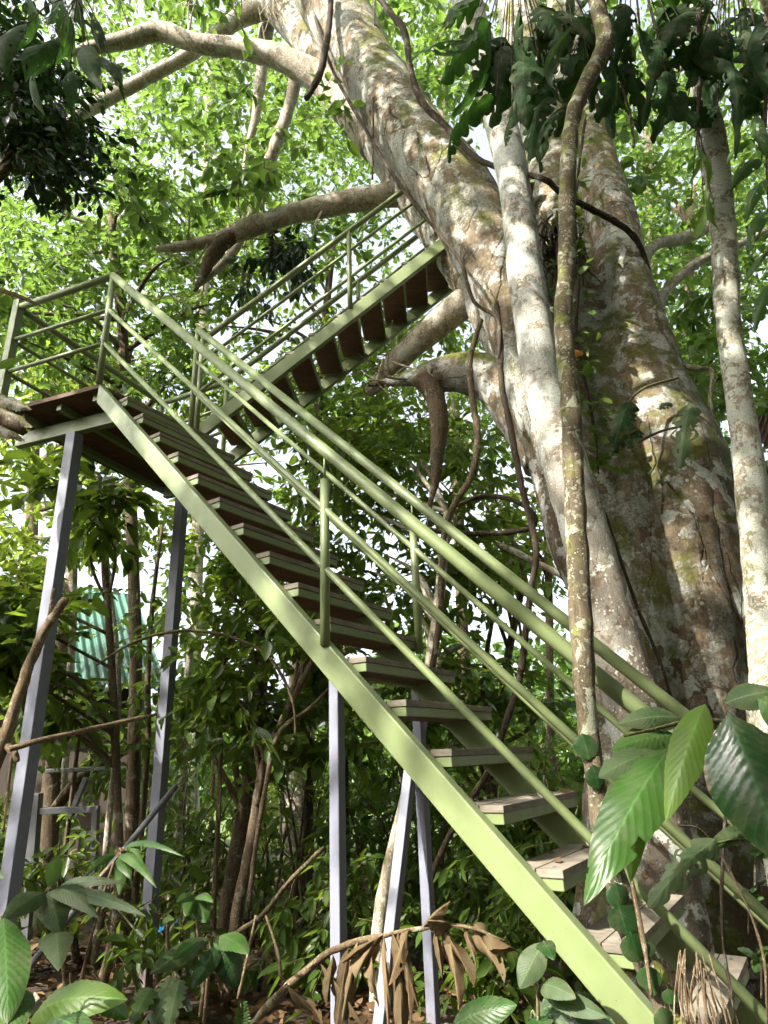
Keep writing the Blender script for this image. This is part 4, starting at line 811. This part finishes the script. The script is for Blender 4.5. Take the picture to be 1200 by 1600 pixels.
# ------------------------------------------------------------------ dried leaves in the lower middle
dr = thing('withered_banana_plant', at(520, 1500, 2.6), 'withered brown plant with curled dry leaves hanging in front of the grey posts', 'dead plant')
pxtube(MB(), [(350, 1660, 12, 2.5), (420, 1570, 11, 2.55), (480, 1515, 11, 2.55), (530, 1480, 10, 2.5), (600, 1462, 8, 2.45), (660, 1450, 6, 2.42), (720, 1446, 5, 2.4), (790, 1470, 3, 2.38)], seg=9, rough=.2, lump=.003).build('stem', TWIG, dr)
for b, e, w in [((560, 1468), (535, 1590), 34), ((590, 1460), (560, 1520), 30), ((622, 1455), (628, 1640), 46), ((612, 1455), (650, 1560), 30), ((640, 1450), (610, 1530), 26), ((700, 1446), (715, 1560), 28), ((690, 1445), (735, 1530), 26), ((735, 1446), (800, 1482), 26), ((740, 1448), (785, 1530), 26), ((660, 1450), (700, 1412), 22), ((600, 1460), (540, 1500), 22), ((545, 1480), (520, 1640), 34), ((500, 1505), (560, 1590), 24), ((710, 1446), (672, 1440), 24), ((575, 1465), (590, 1560), 26), ((630, 1452), (640, 1580), 24), ((680, 1447), (690, 1520), 20), ((600, 1460), (606, 1600), 22), ((520, 1490), (512, 1560), 24), ((450, 1540), (500, 1600), 20), ((725, 1446), (742, 1500), 20)]:
    e = (b[0] + (e[0] - b[0]) * 1.12, b[1] + (e[1] - b[1]) * 1.15)
    leaf_obj(dr, V_DRY, b, e, 2.42, 2.36, w * rng.uniform(.5, .95), kind=['lance', 'strap', 'ell'][int(rng.integers(0, 3))], holes=int(rng.integers(0, 4)), fold=rng.uniform(1.0, 2.4), arch=.1, twist=rng.normal(0, 2.2), wave=.10, ribs=3, rib=.003, nu=12, nv=44, edge=.08, name='dry_leaf')

# ------------------------------------------------------------------ plants at the lower left
def fanplant(label, base, Yb, leaves, m_, name='broadleaf_plant', kind='lance', stem_px=5, foot=None, **kw):
    t = thing(name, at(*base, Yb), label, 'plant'); st = MB()
    f = foot or (base[0] + 15, 1720)
    pxtube(st, [(*f, stem_px + 2, Yb + .1), ((base[0] + f[0]) / 2, (base[1] + f[1]) / 2, stem_px + 1, Yb + .05), (*base, stem_px, Yb)], seg=7)
    for L_ in leaves:
        bx, by, tx, ty, w = L_[:5]; mm = L_[5] if len(L_) > 5 else m_
        if abs(bx - base[0]) + abs(by - base[1]) > 8: pxtube(st, [(*base, 4, Yb), ((base[0] + bx) / 2, (base[1] + by) / 2 - 8, 4, Yb), (bx, by, 3, Yb - .02)], seg=5, n=4)
        leaf_obj(t, mm, (bx, by), (tx, ty), Yb - .02, Yb - rng.uniform(.05, .3), w, kind=kind, arch=rng.uniform(.06, .16), wave=.025, twist=rng.normal(0, .25), **kw)
    st.build('stem', TWIG if kw.get('ribs', 0) == 0 else BARK_MOSS, t)
fanplant('long strap leaved plant fanning out at the left between the grey posts', (85, 1392), 2.3, [(85, 1392, 197, 1380, 20), (88, 1394, 228, 1432, 24), (80, 1392, 155, 1436, 32), (75, 1392, 95, 1465, 46), (70, 1395, 0, 1442, 40), (80, 1388, 88, 1340, 24), (78, 1398, 50, 1450, 20), (84, 1460, 92, 1518, 50, V_DULL)], V_DULL, foot=(120, 1700))
fanplant('green bamboo-like spray arching between the two left grey posts', (185, 1338), 2.5, [(185, 1338, 245, 1388, 18), (190, 1330, 290, 1340, 12), (185, 1340, 205, 1375, 20), (180, 1335, 130, 1370, 14), (200, 1330, 225, 1352, 12), (192, 1345, 186, 1400, 18)], V_MID, foot=(115, 1420))
fanplant('big dark ribbed leaves cut by the left edge of the frame', (-40, 1440), 1.7, [(5, 1432, 12, 1600, 72), (-30, 1400, 6, 1372, 30, V_DULL), (30, 1545, 10, 1640, 56), (-20, 1480, -10, 1650, 60)], V_MID, kind='ell', foot=(-80, 1800))
fanplant('large pale ribbed leaf spread flat at the bottom left', (40, 1600), 2.0, [(46, 1597, 200, 1562, 66, V_BRIGHT), (60, 1600, 160, 1640, 50, V_MID), (150, 1560, 200, 1592, 34, V_MID)], V_MID, kind='ell', foot=(60, 1760))
fanplant('broad arching leaves low in front of the second grey post', (330, 1468), 2.5, [(328, 1466, 234, 1522, 34, V_DULL), (338, 1464, 388, 1490, 40, V_MID), (340, 1470, 372, 1545, 44, V_DARK), (320, 1470, 270, 1500, 26, V_MID), (345, 1475, 300, 1545, 30, V_DARK)], V_MID, kind='ell', foot=(310, 1700))
fanplant('torn grey-green leaves at the bottom beside the second grey post', (270, 1530), 2.2, [(275, 1525, 235, 1620, 44, V_DULL), (280, 1530, 262, 1610, 36, V_DULL), (240, 1550, 205, 1600, 40, V_MID), (255, 1540, 300, 1580, 26, V_DARK)], V_DULL, kind='lobed', foot=(285, 1740))
fanplant('small palmate leaf raised in front of the dark gap right of the second grey post', (305, 1405), 3.0, [(305, 1403, 322, 1442, 30), (303, 1403, 290, 1432, 22), (306, 1403, 333, 1410, 16), (304, 1403, 275, 1410, 18)], V_MID, kind='ell', foot=(318, 1560))
fanplant('curled broad leaf growing under the lower stringer', (840, 1555), 2.3, [(850, 1470, 812, 1545, 42, V_DULL), (846, 1475, 866, 1500, 30, V_DARK), (842, 1540, 900, 1560, 36, V_DULL), (850, 1555, 950, 1590, 34, V_DULL)], V_MID, kind='ell', foot=(845, 1700))
fanplant('wide veined leaf lying at the bottom centre', (690, 1610), 2.1, [(705, 1605, 808, 1570, 50, V_MID), (700, 1612, 770, 1640, 44, V_MID), (690, 1610, 640, 1640, 36, V_DARK)], V_MID, kind='ell', foot=(690, 1760))
fanplant('ragged fern-like frond below the end of the stringer', (830, 1590), 2.4, [(832, 1588, 960, 1600, 50, V_DARK), (835, 1585, 930, 1560, 40, V_DARK), (828, 1592, 880, 1640, 40, V_DARK)], V_DARK, kind='lobed', ribs=14, foot=(826, 1720))
fanplant('bright round leaf on a short stalk by the foot of the second grey post', (262, 1440), 4.5, [(255, 1437, 272, 1437, 13)], V_BRIGHT, kind='heart', foot=(262, 1500))
fern = thing('fern', at(380, 1580, 2.6), 'small feathery fern at the bottom left of the withered plant', 'fern')
pxtube(MB(), [(382, 1640, 3, 2.6), (380, 1600, 3, 2.6), (376, 1568, 2, 2.55)], seg=5).build('stem', BARK_MOSS, fern)
mb = MB()
for i in range(12):
    y = 1570 + i * 5
    for s in (-1, 1): pxleaf(mb, (379, y), (379 + s * (8 + i * 1.1), y - 5), 2.58, 2.56, 5, kind='lance', nu=4, nv=8, ribs=2)
mb.build('frond', V_MID, fern)
# sedge and thin stalks
for i, (x, y, x2, y2, Y, lb) in enumerate([(178, 1345, 110, 1640, 2.3, 'dry upright stalk in front of the strap leaved plant'), (110, 1520, 125, 1620, 2.2, 'short dry stalk at the bottom left'), (400, 1430, 372, 1560, 3.0, 'pale grass stalk leaning left of the middle grey post'), (415, 1430, 440, 1530, 3.2, 'pale grass stalk leaning toward the middle grey post'), (325, 1480, 312, 1590, 2.6, 'thin green stalk under the arching leaves'), (145, 1515, 190, 1600, 2.3, 'slanting brown stalk by the pale ribbed leaf')]):
    vine(lb, [(x, y, 3.5, Y), ((x + x2) / 2 + rng.normal(0, 8), (y + y2) / 2, 4.5, Y), (x2, y2, 5, Y)], TWIG, 'dead_stalk')
st = thing('dead_stick', at(40, 1080, 2.6), 'thick broken dry stick slanting across the left grey support post', 'stick')
pxtube(MB(), [(-40, 1270, 22, 2.6), (0, 1175, 21, 2.6), (22, 1110, 18, 2.6), (42, 1050, 17, 2.6), (62, 1000, 15, 2.6), (80, 968, 14, 2.6), (104, 936, 11, 2.6)], seg=10, rough=.14, lump=.003).build('shaft', TWIG, st)
pxtube(MB(), [(78, 968, 9, 2.6), (80, 950, 7, 2.6), (84, 920, 6, 2.6)], seg=7, rough=.1).build('twig', TWIG, st)
pxtube(MB(), [(12, 1165, 14, 2.6), (24, 1180, 11, 2.58), (28, 1190, 6, 2.58)], seg=7, rough=.1).build('twig', TWIG, st)
vine('long thin dry stick pointing from the left edge to the second grey post', [(15, 1170, 9, 2.55), (60, 1158, 9, 2.6), (130, 1142, 8, 2.75), (200, 1126, 7, 2.9), (245, 1116, 4, 3.0)], TWIG, 'dead_stick')
vine('thin twig hanging below the thick broken stick', [(18, 1180, 5, 2.6), (12, 1240, 5, 2.6), (5, 1300, 4, 2.6)], TWIG, 'dead_stick')
# weathered log end by the landing
lg = thing('broken_log', at(10, 650, 3.9), 'weathered splintered grey log jutting in from the left edge beside the landing', 'log')
pxtube(MB(), [(-80, 640, 54, 3.9), (-30, 646, 46, 3.9), (5, 658, 32, 3.88), (38, 676, 9, 3.86)], seg=16, rough=.16, lump=.012, n=6).build('trunk', BARK_DARK, lg)
for b, e, w in [((-30, 612), (50, 640), 26), ((-40, 625), (52, 668), 30), ((-40, 650), (40, 690), 22)]:
    leaf_obj(lg, BARK_PALE, b, e, 3.82, 3.84, w, kind='strap', fold=.8, arch=.05, ribs=2, edge=.3, wave=.05, name='splinter')
for bx, by, tx, ty, w, lb in [(-10, 575, 36, 560, 14, 'fresh green leaf beside the square landing post'), (-20, 448, 72, 482, 9, 'dry grey palm blade crossing the corner of the landing rail')]:
    o = MB(); pxleaf(o, (bx, by), (tx, ty), 3.7, 3.75, w, kind='lance', arch=.06); tag(o.build('loose_leaf', V_BRIGHT if 'green' in lb else V_DRY), lb, 'leaf')
pl = MB(); bar(pl, at(-60, 1660, 4.2), at(62, 1560, 4.4), .14, UZ, .05)
tag(pl.build('plank', TREADW, None, False, .004), 'rough plank lying on the ground at the bottom left corner', 'plank')
bl = MB(); pb, nt_, b_ = mat('blue_plastic'); b_.inputs['Base Color'].default_value = (.03, .28, .6, 1)
c = at(262, 1466, 6.0); big_leaf(bl, c + [-.12, 0, .02], c + [.14, .05, .03], .16, arch=.2, kind='strap', wave=.25, ribs=3, rib=.02, nh=(0, -.4, 1))
tag(bl.build('plastic_bag', pb), 'crumpled blue plastic scrap at the foot of the second grey post', 'plastic bag')

# ------------------------------------------------------------------ leaning pole, distant railing, roofs
lp = MB(); A_, B_ = at(30, 1530, 4.6), at(275, 1228, 5.4); ptube(lp, A_, B_, .022); tag(lp.build('leaning_pole', OLDGREY), 'long grey pole leaning diagonally against the second grey post', 'pole')
rg = thing('distant_railing', at(80, 1300, 7.2), 'grey metal platform railing seen far behind the left grey support post', 'railing')
for nm, pts, w in [('rail', ((45, 1268), (155, 1264)), .06), ('rail', ((60, 1205), (180, 1200)), .035), ('rail', ((200, 1255), (262, 1252)), .035), ('post', ((58, 1240), (40, 1470)), .09), ('post', ((150, 1262), (143, 1450)), .06), ('brace', ((135, 1215), (110, 1275)), .05), ('rail', ((20, 1370), (60, 1368)), .05)]:
    q = MB(); bar(q, at(*pts[0], 7.2), at(*pts[1], 7.2), w, [.1, 1, .05]); q.build(nm, OLDGREY, rg, False, .004)
ROOF = paint_mat('green_roof_sheet', (.022, .085, .055), .1, (.2, .25, .2), .4); WALLW = wood_mat('ochre_plank_wall', (.022, .015, .009), (.05, .032, .016), (20, 20, 2)); RWOOD = wood_mat('reddish_plank', (.07, .035, .02), (.16, .08, .045), (20, 20, 3))
def hut(label, e0, e1, Ye, r0, r1, Yr, mt, wall, posts_px):
    t = thing('thatched_hut' if False else 'forest_hut', (*at(*e0, Ye)[:2], 0), label, 'hut')
    a, b, c, d = at(*e0, Ye), at(*e1, Ye), at(*r1, Yr), at(*r0, Yr); n = 120; mb = MB(); V = []
    nn = unit(np.cross(b - a, d - a)); nn = nn if nn[2] > 0 else -nn
    for i in range(n + 1):
        u = i / n; o = nn * .035 * math.sin(u * 60 * math.pi)
        for v in (0, 1): V.append((a * (1 - u) + b * u) * (1 - v) + (d * (1 - u) + c * u) * v + o)
    k = np.arange(n) * 2; V = np.array(V); V2 = V - nn * .03
    mb.add(V, np.stack([k, k + 2, k + 3, k + 1], 1)); mb.add(V2, np.stack([k, k + 1, k + 3, k + 2], 1)); mb.build('roof', mt, t)
    # the far slope, mirrored through the ridge
    g2 = MB(); bk = 2 * np.array([d, c]) - np.array([a, b]); bk[:, 2] = [a[2], b[2]]; g2.add([d, c, bk[1], bk[0]], [[0, 1, 2, 3]]); g2.build('roof', mt, t, False)
    wl = MB(); i0, i1 = a * .96 + d * .04, b * .96 + c * .04
    h = unit(b - a); dp = unit(np.array([-h[1], h[0], 0])); dp = dp if dp[1] > 0 else -dp
    Lw = np.linalg.norm((b - a)[:2]); box(wl, (a[0], a[1], 0), unit([h[0], h[1], 0]), dp, UZ, (.5, Lw - .6), (.7, .8), (-.1, min(a[2], b[2]) + .1)); wl.build('wall', wall, t, False)
    for x in posts_px:
        q = MB(); p = a * (1 - x) + b * x; ptube(q, [p[0], p[1] + .15, -.1], [p[0], p[1] + .15, p[2]], .07); q.build('post', BARK_DARK, t)
hut('hut with a green corrugated roof half hidden by leaves behind the left grey post', (-160, 1045), (262, 1076), 9.6, (-120, 880), (212, 930), 12.0, ROOF, WALLW, (.02, .5, .97))
hut('low hut with a dark reddish roof peeping in at the right edge', (1165, 690), (1420, 720), 7.5, (1215, 560), (1420, 590), 9.0, RWOOD, RWOOD, (.04, .96))

for i, (px, w, Y, top, lean, lb) in enumerate([(230, 9, 7.0, 820, 8, 'bare sapling pole left of the second grey post in front of the roof'), (345, 7, 6.0, 930, 14, 'thin dark sapling stem right of the second grey post'), (180, 9, 6.6, 760, -6, 'mottled sapling trunk crossing the green roof'), (262, 6, 9.0, 900, 10, 'slim far sapling between pole and second grey post'), (540, 8, 7.5, 1060, 16, 'thin upright stem just right of the middle grey post'), (625, 7, 8.5, 900, -10, 'slim stem between the middle post and the brace'), (760, 8, 7.2, 840, 12, 'slim dark stem behind the bottom treads'), (830, 7, 9.0, 940, -8, 'thin stem against the bright clearing'), (440, 6, 8.8, 1080, 10, 'thin stem in front of the stout pale trunk'), (120, 7, 7.6, 1100, 6, 'thin dark stem beside the distant grey railing'), (335, 6, 10., 1120, 12, 'very thin stem in the sunny part of the clearing')]):
    b0 = at(px, 1180, Y); t = thing('sapling', (b0[0], b0[1], 0), lb, 'sapling')
    P = [(px + lean * 3, top, w * .5, Y), (px + lean * 1.6 + rng.normal(0, 6), (top * 2 + 1180) / 3, w * .8, Y), (px + rng.normal(0, 6), (top + 2 * 1180) / 3, w, Y), (px, 1180, w, Y)]
    P = [[*at(a_, b_, Y), w_ / 2 * mpp(at(a_, b_, Y))] for a_, b_, w_, Y in P] + [[b0[0], b0[1], -.06, w / 2 * mpp(b0) * 1.2]]
    tube(MB(), P, seg=8, n=6, rough=.08, lump=.002).build('trunk', BARK_PALE if i % 3 == 2 else BARK_DARK, t)
    c = MB(); X = spline(np.array(P), 6)[:26, :3]; C = X[rng.integers(0, len(X), 16)] + rng.normal(0, .16, (16, 3)); clusters(c, C, 9, .13, .4, wr=.45); c.build('crown', [L_MID, BARK_DARK], t)

# ------------------------------------------------------------------ far wood
fw_ = MB(); n = 3000
a = rng.uniform(-.95, .85, n); Y = rng.uniform(22, 34, n); top = 4.2 + 1.6 * np.sin(a * 9) + 1.2 * np.sin(a * 23 + 1)
clusters(fw_, np.stack([a * Y, Y, rng.random(n) * top + .2], 1), 9, .55, 1.5)
n = 3400; th = rng.uniform(-.45, math.pi + .45, n); R = rng.uniform(9.5, 14, n); hh = rng.random(n) ** .8 * np.where(th > 2.45, 6.0, 12.5) + .2     # unseen ring of leaves added behind to block skylight, lower toward the sun
clusters(fw_, np.stack([R * np.cos(th), -R * np.sin(th) + 1.5, hh], 1), 9, .6, 1.5, mi_leaf=2)
tag(fw_.build('distant_wood_and_shade_ring', [L_LIGHT, BARK_DARK, L_DARK]), 'far-off sunlit wood beyond the clearing, with an unseen added ring that blocks skylight', 'woods', kind='stuff')

# ------------------------------------------------------------------ leaf litter
lt = MB(); n = 16000
Y = rng.uniform(2.2, 11, n); X = rng.uniform(-.75, .75, n) * (Y + 1)
c = np.stack([X, Y, rng.uniform(-.01, .035, n)], 1); d = rng.normal(0, 1, (n, 3)) * [1, 1, .22]
leaf_cards(lt, c, d, rng.uniform(.05, .14, n), wr=.45, curl=-.1)
for i in range(20):                                                                   # a few lie on the treads and the landing
    k = int(rng.integers(1, 5)); q = np.array([LOW.p(2.6371 - .2795 * i, rng.uniform(.12, .85), .1061) + LOW.h * rng.uniform(.02, .17) + UZ * .004 for _ in range(k)])
    leaf_cards(lt, q, rng.normal(0, 1, (k, 3)) * [1, 1, .08], rng.uniform(.03, .08, k), wr=.45, curl=-.08)
tag(lt.build('leaf_litter', V_LITTER), 'brown fallen leaves covering the forest floor', 'leaf litter', kind='stuff')
